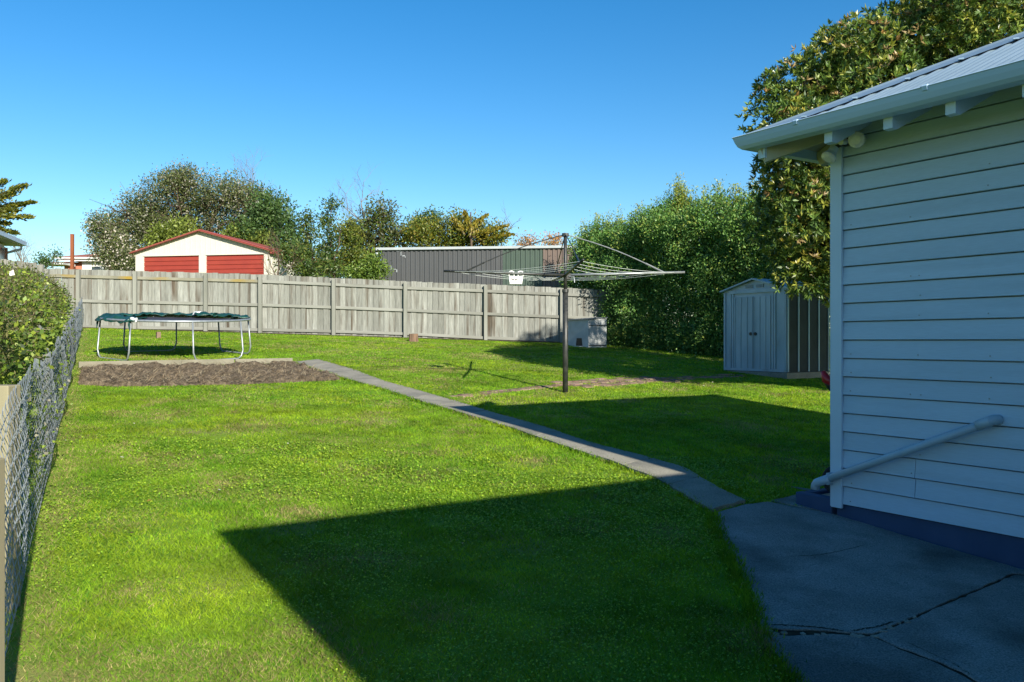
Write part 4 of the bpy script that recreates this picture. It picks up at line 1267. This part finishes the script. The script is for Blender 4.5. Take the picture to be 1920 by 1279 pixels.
# ---- brick house with tiled roof (far left, behind the fence)
BA = AT(100, 484, 48); bfl = float(gz(BA.x, BA.y))
bh = empty('brick_house', (BA.x, BA.y, bfl), 0.06, 'low red brick house with tiled hip roof and white fascia behind the fence', 'house')
S48 = 48 / FPX
def bz(py): return CAMZ + (639.5 - py) * S48 - bfl
W_ = 210 * S48
wz = bz(490)
MB().box((W_ / 2 + .45, 4.5, wz / 2), (W_ - .6, 8, wz)).build('wall', MAT['wallbrick'], bh)
rf = MB()
ze, zr_ = bz(482), bz(466)
rf.add([(0, 0, ze), (W_, 0, ze), (W_, 9, ze), (0, 9, ze), (3.2, 4.5, bz(452)), (W_ - 3.2, 4.5, bz(452))], [(0, 1, 5, 4), (1, 2, 5), (2, 3, 4, 5), (3, 0, 4), (3, 2, 1, 0)])
rf.build('roof', MAT['tile'], bh)
MB().box((W_ / 2, -.05, bz(483.6)), (W_ + .1, .14, .09)).build('gutter', MAT['housewhite'], bh)
MB().box((W_ / 2 + .1, .07, bz(487.5)), (W_ - .15, .10, .11)).build('fascia', MAT['housewhite'], bh)
win = MB().box((1.85 + .8, .44, bz(497) - .25), (2.4, .10, 1.0)).build('window', MAT['housewhite'], bh)
for x in (2.05, 2.75, 3.3):
    MB().box((x + .2, .385, bz(502) - .2), (.5, .03, .62)).build('pane', MAT['glass'], win)
MB().box((.55, -.6, bz(497.5)), (1.3, 1.4, .12)).build('porch_fascia', MAT['housewhite'], bh)
pr_ = MB(); pr_.add([(-.2, -1.35, bz(496)), (1.25, -1.35, bz(496)), (1.25, .3, bz(490)), (.2, .3, bz(490))], [(0, 1, 2, 3)]); pr_.build('porch_roof', MAT['tile'], bh)
MB().box((.95, .0, bz(505) - .8), (.25, .9, 2.4)).build('porch_wall', MAT['wallbrick'], bh)

# ---- neighbour's house, only an eave corner showing at the far left
NA = AT(43, 459, 27.0)
nfl = float(gz(NA.x, NA.y))
NBp = AT(-6, 437, 24.2)
ndir = Vector((NBp.x - NA.x, NBp.y - NA.y, 0)).normalized()
nh = empty('neighbour_house', (NA.x, NA.y, nfl), math.atan2(ndir.y, ndir.x), 'brick house with white eave and gutter at the left edge', 'house')
# local X along the gutter towards the camera, local Y to its right; house lies on the left (negative Y)
nz = NA.z - nfl
sgn = -1 if Vector((-ndir.y, ndir.x)).x > 0 else 1
MB().box((3.1, sgn * 3.36, nz / 2 - .08), (5.6, 6, nz - .16)).build('wall', MAT['wallbrick'], nh)
MB().box((3, sgn * 3.2, nz - .03), (6, 6.4, .06)).build('soffit', MAT['housewhite'], nh)
MB().box((3, sgn * -.05, nz + .03), (6.1, .1, .13)).build('gutter', MAT['gutter'], nh)
MB().box((-.05, sgn * 3.2, nz + .03), (.1, 6.5, .13)).build('gutter', MAT['gutter'], nh)
nr_ = MB(); nr_.add([(-.1, sgn * -.1, nz + .09), (6.1, sgn * -.1, nz + .09), (3.2, sgn * 3.2, nz + 1.1), (3.0, sgn * 3.2, nz + 1.1), (-.1, sgn * 6.4, nz + .09), (6.1, sgn * 6.4, nz + .09)],
                      [(0, 1, 2, 3), (0, 3, 4), (1, 5, 2), (5, 4, 3, 2)]); nr_.build('roof', MAT['tile'], nh)
nw = MB().box((1.5, sgn * .34, nz - .62), (1.2, .06, 1.0)).build('window', MAT['housewhite'], nh)
MB().box((1.5, sgn * .30, nz - .64), (1.0, .02, .8)).build('pane', MAT['glass'], nw)
MB().tube([(.12, sgn * .02, nz - .02), (.12, sgn * .02, nz - .16), (.3, sgn * .5, nz - .34)], .04, 8).build('downpipe', MAT['housewhite'], nh)

# ================================================================== BACKGROUND TREES
OL = [(.11, .14, .045), (.15, .17, .06), (.07, .10, .035), (.17, .18, .08)]
D1 = 44
tree('flowering_tree', 'broad tree speckled with pale blossom behind the cream garage', 'tree', FT(360, D1),
     [LB(250, 415, D1, 70, 60, 55), LB(330, 370, D1, 75, 60, 50), LB(420, 375, D1, 72, 60, 50), LB(370, 425, D1 + 1, 110, 60, 55), LB(480, 395, D1, 55, 45, 45), LB(295, 450, D1, 80, 60, 45), LB(210, 450, D1, 35, 40, 40), LB(345, 340, D1, 38, 40, 26)],
     5200, 9, .22, .13, OL, [3, 2, 2, 1], r0=.26, nsub=14, nb=9, shell=.40, rough=.36, flowers=6500, fsize=.10, fcol=(.33, .315, .26))
tree('flowering_shrub', 'lower pale-blossomed bush left of the garage beside the brick house', 'bush', FT(225, 41),
     [LB(195, 465, 41, 24, 40, 40), LB(232, 480, 41, 40, 40, 35), LB(190, 428, 41, 18, 30, 22)], 800, 9, .22, .13, OL, [3, 2, 2, 1], r0=.12, shell=.35, rough=.4, flowers=1600, fsize=.10, fcol=(.6, .54, .47))
DG = [(.065, .125, .034), (.09, .155, .038), (.045, .09, .028)]
tree('dark_green_tree', 'bluish green tree at the right end of the blossom tree', 'tree', FT(515, 42),
     [LB(510, 410, 42, 42, 40, 42), LB(530, 455, 42, 48, 40, 40), LB(475, 440, 42, 40, 40, 38)], 900, 10, .25, .18, DG, [3, 2, 2], r0=.16, shell=.4, rough=.35)
LM = [(.16, .21, .035), (.20, .25, .045), (.11, .15, .03)]
tree('lime_shrub', 'lime green shrub just above the left slope of the garage roof', 'bush', FT(330, 41.5), [LB(335, 435, 41.5, 40, 30, 22), LB(300, 452, 41.5, 30, 30, 16)], 360, 9, .2, .16, LM, [2, 2, 1], r0=.07, shell=.4)
tree('lime_shrub', 'lime green shrub just above the right slope of the garage roof', 'bush', FT(455, 41.5), [LB(450, 445, 41.5, 38, 30, 20), LB(480, 458, 41.5, 34, 30, 18)], 360, 9, .2, .16, LM, [2, 2, 1], r0=.07, shell=.4)
# bare twiggy tops
def bare_tree(name, label, foot, top, L_, r, depth, mat='twig', spread=.5, n=4, up=.3):
    t = empty(name, foot, 0, label, 'tree')
    mb = MB(); foot = Vector(foot); top = Vector(top)
    p = limb(mb, foot - Vector((0, 0, .3)), top, r * 1.5, r, .03)
    for k in range(n):
        bare(mb, p[-1 - (k % 3)], Vector((random.gauss(0, spread), random.gauss(0, spread * .6), 1)), L_, r * .75, depth, spread, up)
    mb.v = [tuple(Vector(v) - foot) for v in mb.v]
    mb.build('branches', MAT[mat], t, fix=False)
    return t
bare_tree('bare_tree', 'leafless twiggy tree rising above the right side of the blossom tree', FT(480, 46), AT(478, 405, 46), 1.7, .05, 4, n=5, spread=.55)
# spindly young trees right of the garage
YG = [(.06, .11, .024), (.09, .14, .028), (.14, .16, .03), (.04, .075, .02)]
tree('young_tree', 'slim young evergreen beside the garage, shorter of the two', 'tree', FT(580, 33),
     [LB(577, 410, 33, 11, 14, 16), LB(580, 440, 33, 17, 20, 18), LB(572, 470, 33, 22, 22, 20), LB(580, 503, 33, 26, 25, 18)], 270, 9, .15, .13, YG, [3, 2, 1, 2], r0=.05, shell=.2, rough=.45, nsub=5, nb=3)
tree('young_tree', 'slim young evergreen with a tall pointed tip right of its twin', 'tree', FT(625, 33.5),
     [LB(622, 388, 33.5, 10, 12, 12), LB(616, 414, 33.5, 15, 16, 14), LB(622, 446, 33.5, 18, 20, 18), LB(615, 478, 33.5, 22, 22, 18), LB(626, 506, 33.5, 26, 25, 18)], 300, 9, .15, .13, YG, [3, 2, 1, 2], r0=.05, shell=.2, rough=.45, nsub=5, nb=3)
# dark sapling in front of the garage side wall
bare_tree('bare_sapling', 'thin dark sapling in front of the garage side wall', FT(524, 31), AT(523, 503, 31), .75, .028, 3, mat='bark', n=6, spread=.6)
tree('twiggy_bush', 'olive bush hiding the garage end wall', 'bush', FT(560, 32.0), [LB(545, 482, 32, 26, 25, 20), LB(590, 505, 32, 40, 30, 22)], 260, 8, .2, .13, YG, [2, 2, 2, 1], r0=.05, shell=.2, rough=.4)
BR = [(.10, .11, .035), (.075, .09, .03), (.13, .12, .05)]
tree('scrubby_tree', 'olive twiggy tree left of the dark steel shed', 'tree', FT(700, 38),
     [LB(715, 420, 38, 36, 36, 34), LB(690, 460, 38, 48, 40, 40), LB(740, 455, 38, 46, 40, 36), LB(670, 500, 38, 42, 40, 34)], 1000, 9, .25, .15, BR + [(.09, .14, .025)], [2, 2, 1, 2.4], r0=.13, shell=.3, rough=.42, nsub=12, trunkmat='twig')
bare_tree('bare_tree', 'leafless tree rising above the scrub left of the dark shed', FT(700, 39), AT(690, 430, 39), 1.3, .045, 4, n=6, spread=.6)
tree('lime_bush', 'bright green bush at the left corner of the dark shed', 'bush', FT(700, 29.0), [LB(700, 505, 29, 22, 25, 20), LB(680, 522, 29, 30, 25, 16)], 320, 9, .15, .11, [(.12, .2, .03), (.17, .24, .035), (.08, .14, .025)], [2, 2, 1], r0=.04, shell=.3)
tree('yellow_green_tree', 'yellow green bush left of the dark shed beneath the leafless tree', 'tree', FT(655, 36),
     [LB(655, 445, 36, 22, 25, 26), LB(650, 490, 36, 34, 30, 34)], 420, 9, .2, .14, [(.12, .16, .025), (.18, .19, .03), (.07, .11, .022)], [2, 1.5, 1.5], r0=.07, shell=.3)
GO = [(.13, .16, .022), (.19, .18, .022), (.08, .12, .02), (.24, .2, .03)]
tree('golden_shrub', 'golden green shrub rising behind the left half of the dark shed', 'tree', FT(830, 38),
     [LB(800, 440, 38, 48, 40, 30), LB(850, 440, 38, 50, 40, 32), LB(880, 430, 38, 36, 36, 26), LB(910, 450, 38, 40, 36, 22)], 1150, 10, .2, .14, GO, [3, 2, 2, .8], r0=.12, shell=.4, rough=.35)
tree('blue_green_conifer', 'dark bluish conifer tips left of the golden shrub', 'tree', FT(785, 41), [LB(780, 425, 41, 22, 22, 24), LB(795, 418, 41, 10, 12, 20), LB(812, 412, 41, 10, 12, 18)], 320, 9, .16, .13, DG, [2, 2, 2], r0=.09, shell=.3)
# golden cypress sprays
def cypress(name, label, foot, tiers, pal, leaf=.16, r0=.14):
    foot = Vector(foot)
    t = empty(name, foot, 0, label, 'tree')
    mb = MB(); bases, dirs, cols = [], [], []
    topz = max(p[0].z for p in tiers)
    tx = sum(p[1].x for p in tiers) / len(tiers); ty = sum(p[1].y for p in tiers) / len(tiers)
    limb(mb, foot - Vector((0, 0, .3)), Vector((tx, ty, topz)), r0, r0 * .3, .01)
    V_all, C_all = [], []
    for tip, root, wd in tiers:
        limb(mb, root, tip, r0 * .3, r0 * .06, .03)
        L_ = (tip - root).length
        n = int(240 * max(L_, .8))
        f_ = rng.random(n) ** .7
        ax = np.array((tip - root).normalized())
        c = np.array(root)[None] + f_[:, None] * np.array(tip - root)[None]
        spread = wd * (1.05 - f_ * .8)
        c = c + rng.normal(size=(n, 3)) * spread[:, None] * np.array([.8, .8, .30])
        d = norm(ax[None] * 1.3 + rng.normal(size=(n, 3)) * .5 + np.array([0, 0, .45]))
        sz = leaf * rng.uniform(.7, 1.3, n)
        V_all.append(leaf_quads(c, d, sz, sz * .42)); C_all.append(palette_colours(n, pal, [3, 2, 2]))
    mb.v = [tuple(Vector(v) - foot) for v in mb.v]
    mb.build('trunk', MAT['bark'], t, fix=False)
    link('crown', np_mesh('crown', np.concatenate(V_all) - np.array(foot), 4, np.concatenate(C_all)), MAT['leaf'], t)
GC = [(.12, .14, .018), (.06, .085, .016), (.22, .20, .022)]
D7 = 34
tiers = [(AT(a, b, D7), AT(c, d, D7 + random.uniform(-.6, .6)), w_) for a, b, c, d, w_ in
         ((8, 340, -40, 365, .3), (49, 347, -30, 380, .28), (61, 380, -30, 395, .3), (58, 408, -35, 405, .30), (30, 438, -40, 420, .28), (25, 365, -35, 385, .3), (35, 395, -40, 400, .35), (15, 420, -40, 415, .35), (-30, 330, -60, 360, .4), (5, 440, -50, 430, .28), (-20, 400, -70, 410, .5), (-60, 350, -80, 380, .5))]
cypress('golden_cypress', 'layered golden cypress branches at the left edge of the sky', FT(-55, D7), tiers, GC, leaf=.15, r0=.2)
D8 = 37
tiers = [(AT(a, b, D8), AT(c, d, D8 + random.uniform(-.4, .4)), w_) for a, b, c, d, w_ in
         ((872, 398, 878, 440, .16), (912, 404, 880, 430, .2), (950, 424, 890, 440, .22), (958, 440, 895, 452, .2), (850, 410, 872, 440, .2), (925, 432, 885, 445, .22), (895, 415, 880, 445, .2))]
cypress('golden_cypress', 'golden cypress with drooping tips above the dark shed roof', FT(885, D8), tiers, [(.22, .19, .02), (.12, .13, .018), (.27, .20, .025)], leaf=.14, r0=.1)
bare_tree('bare_tree', 'thin bare branches against the sky above the dark shed', FT(935, 42), AT(940, 450, 42), .9, .03, 3, n=4, spread=.75)
tree('autumn_tree', 'orange autumn foliage peeping over the dark shed roof', 'tree', FT(1010, 48), [LB(985, 458, 48, 18, 20, 9), LB(1030, 456, 48, 24, 20, 10)], 160, 8, .2, .13, [(.42, .20, .05), (.34, .15, .04), (.38, .27, .08)], [2, 1, 1], r0=.06, shell=.2)
bare_tree('bare_tree', 'leafless winter tree beside the neighbour house at far left', FT(40, 45), AT(42, 500, 45), 1.1, .04, 4, n=6, spread=.75)
tree('small_tree', 'small dark bush between the left house and the brick house', 'bush', FT(95, 45), [LB(85, 492, 45, 13, 20, 11), LB(103, 477, 45, 6, 10, 7)], 90, 8, .18, .14, DG, [2, 2, 1], r0=.05, shell=.2)

# ================================================================== TRAMPOLINE
tc = Vector(((333 - 960) / FPX * 16.4, 16.4, 0)); tc.z = float(gz(tc.x, tc.y))
tr = empty('trampoline', tc, 0, 'round trampoline with torn green pad on grey legs near the back fence', 'trampoline')
tr.rotation_euler = (math.atan(SY), math.atan(-SX) * .55, 0)
R = 1.37; RH = .755
ring = [(R * math.cos(a), R * math.sin(a), RH) for a in np.linspace(0, 2 * math.pi, 64, endpoint=False)]
MB().tube(ring, 0.022, 8, closed=True).build('rim', MAT['galv'], tr, smooth=True)
# jumping mat, slightly sagging
mb = MB(); nr_, na = 7, 48
mb.v.append((0, 0, RH - .07))
for i in range(1, nr_ + 1):
    for k in range(na):
        a = 2 * math.pi * k / na; q = i / nr_
        mb.v.append((R * .86 * q * math.cos(a), R * .86 * q * math.sin(a), RH - .012 - .058 * (1 - q * q)))
for k in range(na): mb.f.append((0, 1 + k, 1 + (k + 1) % na))
for i in range(nr_ - 1):
    for k in range(na):
        mb.f.append((1 + i * na + k, 1 + (i + 1) * na + k, 1 + (i + 1) * na + (k + 1) % na, 1 + i * na + (k + 1) % na))
mb.build('jumping_mat', MAT['mat'], tr, smooth=True)
for k in range(56):
    a = 2 * math.pi * k / 56
    MB().tube([(R * .86 * math.cos(a), R * .86 * math.sin(a), RH - .012), (R * .985 * math.cos(a), R * .985 * math.sin(a), RH)], .009, 5).build('spring', MAT['galv'], tr)
angs = [33 + 45 * k for k in range(8)]
pairs = [(157 - 45 + 1, 157 + 1), (212, 257), (303, 348), (32, 76)]
for a0, a1 in pairs:
    pts = []
    A0, A1 = math.radians(a0), math.radians(a1)
    def rimp(a, z, k=1.0): return Vector((R * k * math.cos(a), R * k * math.sin(a), z))
    f0, f1 = rimp(A0, .02, 1.04), rimp(A1, .02, 1.04)
    pts = [rimp(A0, RH, 1.0), f0 + Vector((0, 0, .16)), f0 + (f1 - f0) * .035 + Vector((0, 0, .05)), f0.lerp(f1, .10), f0.lerp(f1, .9), f1 + (f0 - f1) * .035 + Vector((0, 0, .05)), f1 + Vector((0, 0, .16)), rimp(A1, RH, 1.0)]
    MB().tube(pts, 0.0165, 8).build('leg', MAT['galv'], tr, smooth=True)
# torn pad
def pad(a_from, a_to, r_in, r_out, lift_, seed, mat, name, drop=0.0):
    rs_ = np.random.default_rng(seed)
    mb = MB(); n = max(6, int(abs(a_to - a_from) / 3.0)); m = 7
    ph = rs_.uniform(0, 6, 8)
    for i in range(n + 1):
        a = math.radians(a_from + (a_to - a_from) * i / n)
        e = 1 + .05 * math.sin(a * 7 + ph[0]) + .03 * math.sin(a * 17 + ph[1])
        for j in range(m + 1):
            q = j / m
            r_ = r_in * (2 - e) + (r_out * (1 + (e - 1) * .4) - r_in * (2 - e)) * q
            wv = .014 * math.sin(a * 11 + ph[2] + q * 3) + .014 * math.sin(a * 23 + ph[3] - q * 5) + .010 * math.sin(a * 41 + q * 9 + ph[4])
            z_ = RH + .03 + lift_ * (math.sin(math.pi * q) * .6 + .25) * (1 + .5 * math.sin(a * 5 + ph[5])) + wv - drop * max(0, q - .75) * 4
            mb.v.append((r_ * math.cos(a), r_ * math.sin(a), z_))
    for i in range(n):
        for j in range(m):
            mb.f.append((i * (m + 1) + j, (i + 1) * (m + 1) + j, (i + 1) * (m + 1) + j + 1, i * (m + 1) + j + 1))
    o = mb.build(name, MAT[mat], tr, smooth=True, fix=False)
    md = o.modifiers.new('thick', 'SOLIDIFY'); md.thickness = .012
    return o
pad(62, 262, 1.04, 1.42, .02, 3, 'pad', 'safety_pad', drop=.07)
pad(20, 66, 1.07, 1.35, .025, 4, 'pad', 'torn_pad')
pad(70, 92, .95, 1.22, .10, 6, 'pad', 'crumpled_pad')
pad(86, 95, 1.05, 1.16, .09, 8, 'padwhite', 'torn_lining')
pad(256, 263, 1.32, 1.43, .01, 9, 'padwhite', 'torn_lining', drop=.05)
for a in (212, 257):
    A_ = math.radians(a)
    MB().tube([(R * 1.02 * math.cos(A_), R * 1.02 * math.sin(A_), RH + .05), (R * 1.04 * math.cos(A_), R * 1.04 * math.sin(A_), RH - .08), (R * 1.05 * math.cos(A_ + .02), R * 1.05 * math.sin(A_ + .02), RH - .17)], [.012, .02, .008], 5).build('tie', MAT['pad'], tr)

# ================================================================== ROTARY CLOTHESLINE
cp = P(1060, 736)
ch = empty('rotary_clothesline', cp, 0, 'rotary clothesline with dark pole and four arms standing on the lawn', 'clothesline')
cd = cp.y
HT = (736 - 440) / FPX * cd; HA = (736 - 516) / FPX * cd
MB().tube([(0, 0, -.15), (0, 0, HA - .25)], 0.043, 16).build('pole', MAT['hoist'], ch, smooth=True)
MB().tube([(0, 0, HA - .30), (0, 0, HT)], 0.027, 12).build('inner_pole', MAT['hoist'], ch, smooth=True)
MB().tube([(0, 0, HA - .27), (0, 0, HA - .22)], 0.052, 14).build('collar', MAT['hoist'], ch)
MB().box((0.05, 0.02, HA - .02), (0.07, 0.08, .10)).build('gear_box', MAT['hoist'], ch, bevel=.008)
MB().tube([(0, 0, HT - .03), (0, 0, HT + .02)], 0.055, 10).build('head', MAT['hoist'], ch)
MB().tube([(0.05, -.03, HA - .02), (.13, -.05, HA - .03), (.14, -.05, HA - .12)], .008, 6).build('crank_handle', MAT['galv'], ch)
AL = 227.0 / FPX * cd
near = Vector((.062, -.998, 0)).normalized()
ARM = [near, Vector((-near.y, near.x, 0)), -near, Vector((near.y, -near.x, 0))]     # near, right, far, left
tips = [AL * 1.0, AL, AL, AL * 1.0]
rise = .055
def armp(k, f_): return Vector((0, 0, HA)) + ARM[k] * tips[k] * f_ + Vector((0, 0, rise * f_))
for k in range(4):
    mt = 'hoistarm' if k == 1 else 'hoist'
    MB().tube([armp(k, .01), armp(k, .5), armp(k, 1.0)], [.021, .020, .018], 8).build('arm', MAT[mt], ch, smooth=True)
    a, b = Vector((0, 0, HT - .01)) + ARM[k] * .05, armp(k, .83)
    pts = [a.lerp(b, i / 10) - Vector((0, 0, -.05 * math.sin(math.pi * i / 10) * (1 if k in (1, 3) else .3))) for i in range(11)]
    MB().tube(pts, .0085, 6).build('stay', MAT[mt], ch)
    MB().tube([pts[8], pts[9], pts[10]], .014, 6).build('stay_sleeve', MAT[mt], ch)
for q, f_ in enumerate((.45, .60, .75, .92)):
    pts = []
    for k in range(4):
        a, b = armp(k, f_), armp((k + 1) % 4, f_)
        sag = .05 * f_ if k != 0 else .035
        for i in range(8):
            t = i / 8
            pts.append(a.lerp(b, t) - Vector((0, 0, sag * 4 * t * (1 - t))))
    MB().tube(pts, .0026, 4, closed=True).build('line', MAT['cord'], ch)

# ---- white peg basket hanging on the line
pkd = cd + .55
pk = empty('peg_basket', AT(967, 524, pkd), .06, 'small white plastic peg basket hanging from the clothesline', 'basket')
s = pkd / FPX
bw, bh_, bd_ = 27 * s, 15.5 * s, .13
mb = MB()
zb, zt_ = -9 * s, 5.5 * s
outer = [[(-bw * .42, -bd_ / 2 * .8, zb), (bw * .42, -bd_ / 2 * .8, zb), (bw * .42, bd_ / 2 * .8, zb), (-bw * .42, bd_ / 2 * .8, zb)],
         [(-bw / 2, -bd_ / 2, zt_), (bw / 2, -bd_ / 2, zt_), (bw / 2, bd_ / 2, zt_), (-bw / 2, bd_ / 2, zt_)]]
vs = outer[0] + outer[1]
vs += [(x * .94, y * .9, z + .006) for x, y, z in outer[0]] + [(x * .96, y * .92, z) for x, y, z in outer[1]]
mb.add(vs, [(3, 2, 1, 0), (0, 1, 5, 4), (1, 2, 6, 5), (2, 3, 7, 6), (3, 0, 4, 7), (8, 9, 10, 11), (8, 12, 13, 9), (9, 13, 14, 10), (10, 14, 15, 11), (11, 15, 12, 8), (4, 5, 13, 12), (5, 6, 14, 13), (6, 7, 15, 14), (7, 4, 12, 15)])
mb.build('tub', MAT['white'], pk, bevel=.006)
for sx in (-1, 1):
    cx_ = sx * bw * .31; w2 = bw * .17
    pts = [(cx_ - w2, -bd_ / 2, zt_ - .005)] + [(cx_ + w2 * math.cos(a), -bd_ / 2 + .01, zt_ + 6 * s + w2 * .7 * math.sin(a)) for a in np.linspace(math.pi, 0, 9)] + [(cx_ + w2, -bd_ / 2, zt_ - .005)]
    MB().tube(pts, .012, 6).build('handle', MAT['white'], pk, smooth=True)
for i, (hx, hz) in enumerate([(-.30, .0), (-.21, -.02), (-.12, .02), (-.03, -.01), (.04, .03), (.07, -.03), (-.33, .12), (-.26, -.10), (-.16, -.09), (-.05, -.1)]):
    f_ = (hz * bh_ - zb) / (zt_ - zb)
    yy = -bd_ / 2 * (.8 + .2 * f_) - .0015
    MB().tube([(hx * bw, yy, hz * bh_), (hx * bw, yy + .004, hz * bh_)], .0085, 8).build('hole', MAT['black'], pk)

# ================================================================== TIN SHED, KENNEL, STUMP
SL = AT(1356, 694, 17.94); SLz = SL.z
sh = empty('garden_shed', (SL.x, SL.y, SLz), HR, 'small galvanised tin garden shed with double doors beside the hedge', 'shed')
# local X = u (away), local Y = n (towards lawn); front face runs from X=0 (far) to X=-SWID (near)
SWID, SDEP, SHT, SPK = 1.67, 1.36, 1.70, 1.90
core = MB()
y0_ = -.03
core.add([(0, y0_, 0), (-SWID, y0_, 0), (-SWID, y0_, SHT), (-SWID / 2, y0_, SPK), (0, y0_, SHT), (0, -SDEP, 0), (-SWID, -SDEP, 0), (-SWID, -SDEP, SHT), (-SWID / 2, -SDEP, SPK), (0, -SDEP, SHT)],
         [(0, 1, 2, 3, 4), (9, 8, 7, 6, 5), (0, 4, 9, 5), (0, 5, 6, 1)])
core.build('wall', MAT['shed'], sh)
# side wall with ribs, tree shade put into its dark colour
side = MB().box((-SWID + .005, -SDEP / 2 - .015, SHT / 2), (.012, SDEP - .03, SHT - .01)).build('side_wall', MAT['shedside'], sh)
for k in range(5):
    MB().box((-SWID - .010, -.04 - k * (SDEP - .08) / 4, SHT / 2), (.02, .035, SHT - .02)).build('rib', MAT['shed'], sh)
for x in (-.03, -.20, -.26, -SWID + .36, -SWID + .30, -SWID + .03):
    MB().box((x, y0_ + .012, SHT / 2 - .01), (.045, .022, SHT - .04)).build('rib', MAT['shed'], sh)
for x0, x1 in ((-.30, -SWID / 2 + .004 + .02), (-SWID / 2 - .016 + .02, -SWID + .40)):
    cxm = (x0 + x1) / 2; wd = abs(x1 - x0)
    door = MB().box((cxm, y0_ + .012, SHT / 2 - .06), (wd, .02, SHT - .16)).build('door', MAT['shed'], sh)
    for f_ in (-.5, -.2, .15, .48):
        MB().box((cxm + wd * f_ * .95, y0_ + .026, SHT / 2 - .06), (.03, .012, SHT - .18)).build('door_rib', MAT['shed'], door)
    MB().tube([(cxm + (wd / 2 - .05) * (-1 if x0 > -.5 else 1), y0_ + .022, .78), (cxm + (wd / 2 - .05) * (-1 if x0 > -.5 else 1), y0_ + .045, .78)], .035, 10).build('handle', MAT['black'], door)
MB().box((-SWID / 2, y0_ + .02, SHT - .03), (SWID - .34, .035, .07)).build('door_track', MAT['shed'], sh)
MB().box((-SWID / 2, y0_ + .02, .03), (SWID - .1, .03, .05)).build('sill', MAT['shed'], sh)
for k in (-1, 1):
    v_ = MB().box((-SWID / 2 + k * .14, y0_ + .008, SHT + .075), (.2, .014, .07)).build('vent', MAT['shed'], sh)
    for q in range(3):
        MB().box((-SWID / 2 + k * .14, y0_ + .018, SHT + .055 + q * .02), (.17, .008, .006)).build('louvre', MAT['shedside'], v_)
for sg in (0, 1):
    xe = .05 if sg == 0 else -SWID - .05
    rf = MB(); zE = SHT - .02
    rf.add([(xe, .06, zE), (-SWID / 2, .06, SPK + .012), (-SWID / 2, -SDEP - .05, SPK + .012), (xe, -SDEP - .05, zE), (xe, .06, zE + .03), (-SWID / 2, .06, SPK + .042), (-SWID / 2, -SDEP - .05, SPK + .042), (xe, -SDEP - .05, zE + .03)],
           [(0, 1, 2, 3), (4, 7, 6, 5), (0, 4, 5, 1), (1, 5, 6, 2), (2, 6, 7, 3), (3, 7, 4, 0)])
    rf.build('roof', MAT['shed'], sh)
MB().box((-SWID / 2, -SDEP / 2, -.14), (SWID + .06, SDEP + .04, .27)).build('base', MAT['path'], sh)

# white kennel box
kc = Vector((2.19, 23.76, CAMZ - (651.7 - 639.5) / FPX * 23.76))
kn = empty('kennel', kc, HR, 'small white box kennel with a dark low opening in the back corner', 'kennel')
KW, KD, KH, KB = 1.0, .68, .80, .86
bd = MB()
bd.add([(0, 0, 0), (KW, 0, 0), (KW, -KD, 0), (0, -KD, 0), (0, 0, KH), (KW, 0, KH), (KW, -KD, KB), (0, -KD, KB)], [(3, 2, 1, 0), (0, 1, 5, 4), (1, 2, 6, 5), (2, 3, 7, 6), (3, 0, 4, 7), (4, 5, 6, 7)])
bd.build('box', MAT['kennel'], kn, bevel=.004)
ld = MB(); ld.add([(-.03, .05, KH + .004), (KW + .03, .05, KH + .004), (KW + .03, -KD - .02, KB + .006), (-.03, -KD - .02, KB + .006), (-.03, .05, KH + .024), (KW + .03, .05, KH + .024), (KW + .03, -KD - .02, KB + .026), (-.03, -KD - .02, KB + .026)],
                  [(3, 2, 1, 0), (4, 5, 6, 7), (0, 1, 5, 4), (1, 2, 6, 5), (2, 3, 7, 6), (3, 0, 4, 7)]); ld.build('lid', MAT['galv'], kn)
op = MB(); op.add([(.26, .004, .05), (.58, .004, .05), (.54, .004, .27), (.30, .004, .27)], [(0, 1, 2, 3)]); op.build('opening', MAT['black'], kn)
MB().box((-.006, -KD / 2, KH - .16), (.012, KD - .04, .02)).build('batten', MAT['shedside'], kn)
MB().box((-.006, -KD / 2, .06), (.012, KD - .04, .02)).build('batten', MAT['shedside'], kn)
MB().box((.42, .12, .02), (.42, .16, .05), rz=.1).build('step', MAT['kennel'], kn, bevel=.004)

# stump and an old brick by the fence
sp = P(775, 640.5)
st = empty('wood_stump', sp, .3, 'short chopped wood block on the grass by the back fence', 'stump')
mb = MB(); s = sp.y / FPX
n = 12
prof_ = [(random.uniform(.85, 1.12)) * 9 * s for k in range(n)]
vs = []
for z_, m_ in ((-.03, 1.08), (.08, 1.0), (.22, .96)):
    vs += [(prof_[k] * m_ * math.cos(2 * math.pi * k / n), prof_[k] * m_ * math.sin(2 * math.pi * k / n) * .8, z_ + random.uniform(-.008, .008)) for k in range(n)]
fs = [tuple(range(2 * n, 3 * n))] + [(i * n + k, i * n + (k + 1) % n, (i + 1) * n + (k + 1) % n, (i + 1) * n + k) for i in range(2) for k in range(n)]
mb.add(vs, fs); mb.build('block', MAT['stump'], st, bevel=.006)
ob = P(297, 634)
br = empty('old_brick', ob, .5, 'pinkish old brick standing behind the trampoline near the fence', 'brick')
MB().box((0, 0, .07), (.10, .22, .17)).build('block', MAT['brick'], br, bevel=.008)
print('objects', len(bpy.data.objects), 'tris', sum(len(o.data.polygons) for o in bpy.data.objects if o.type == 'MESH'))
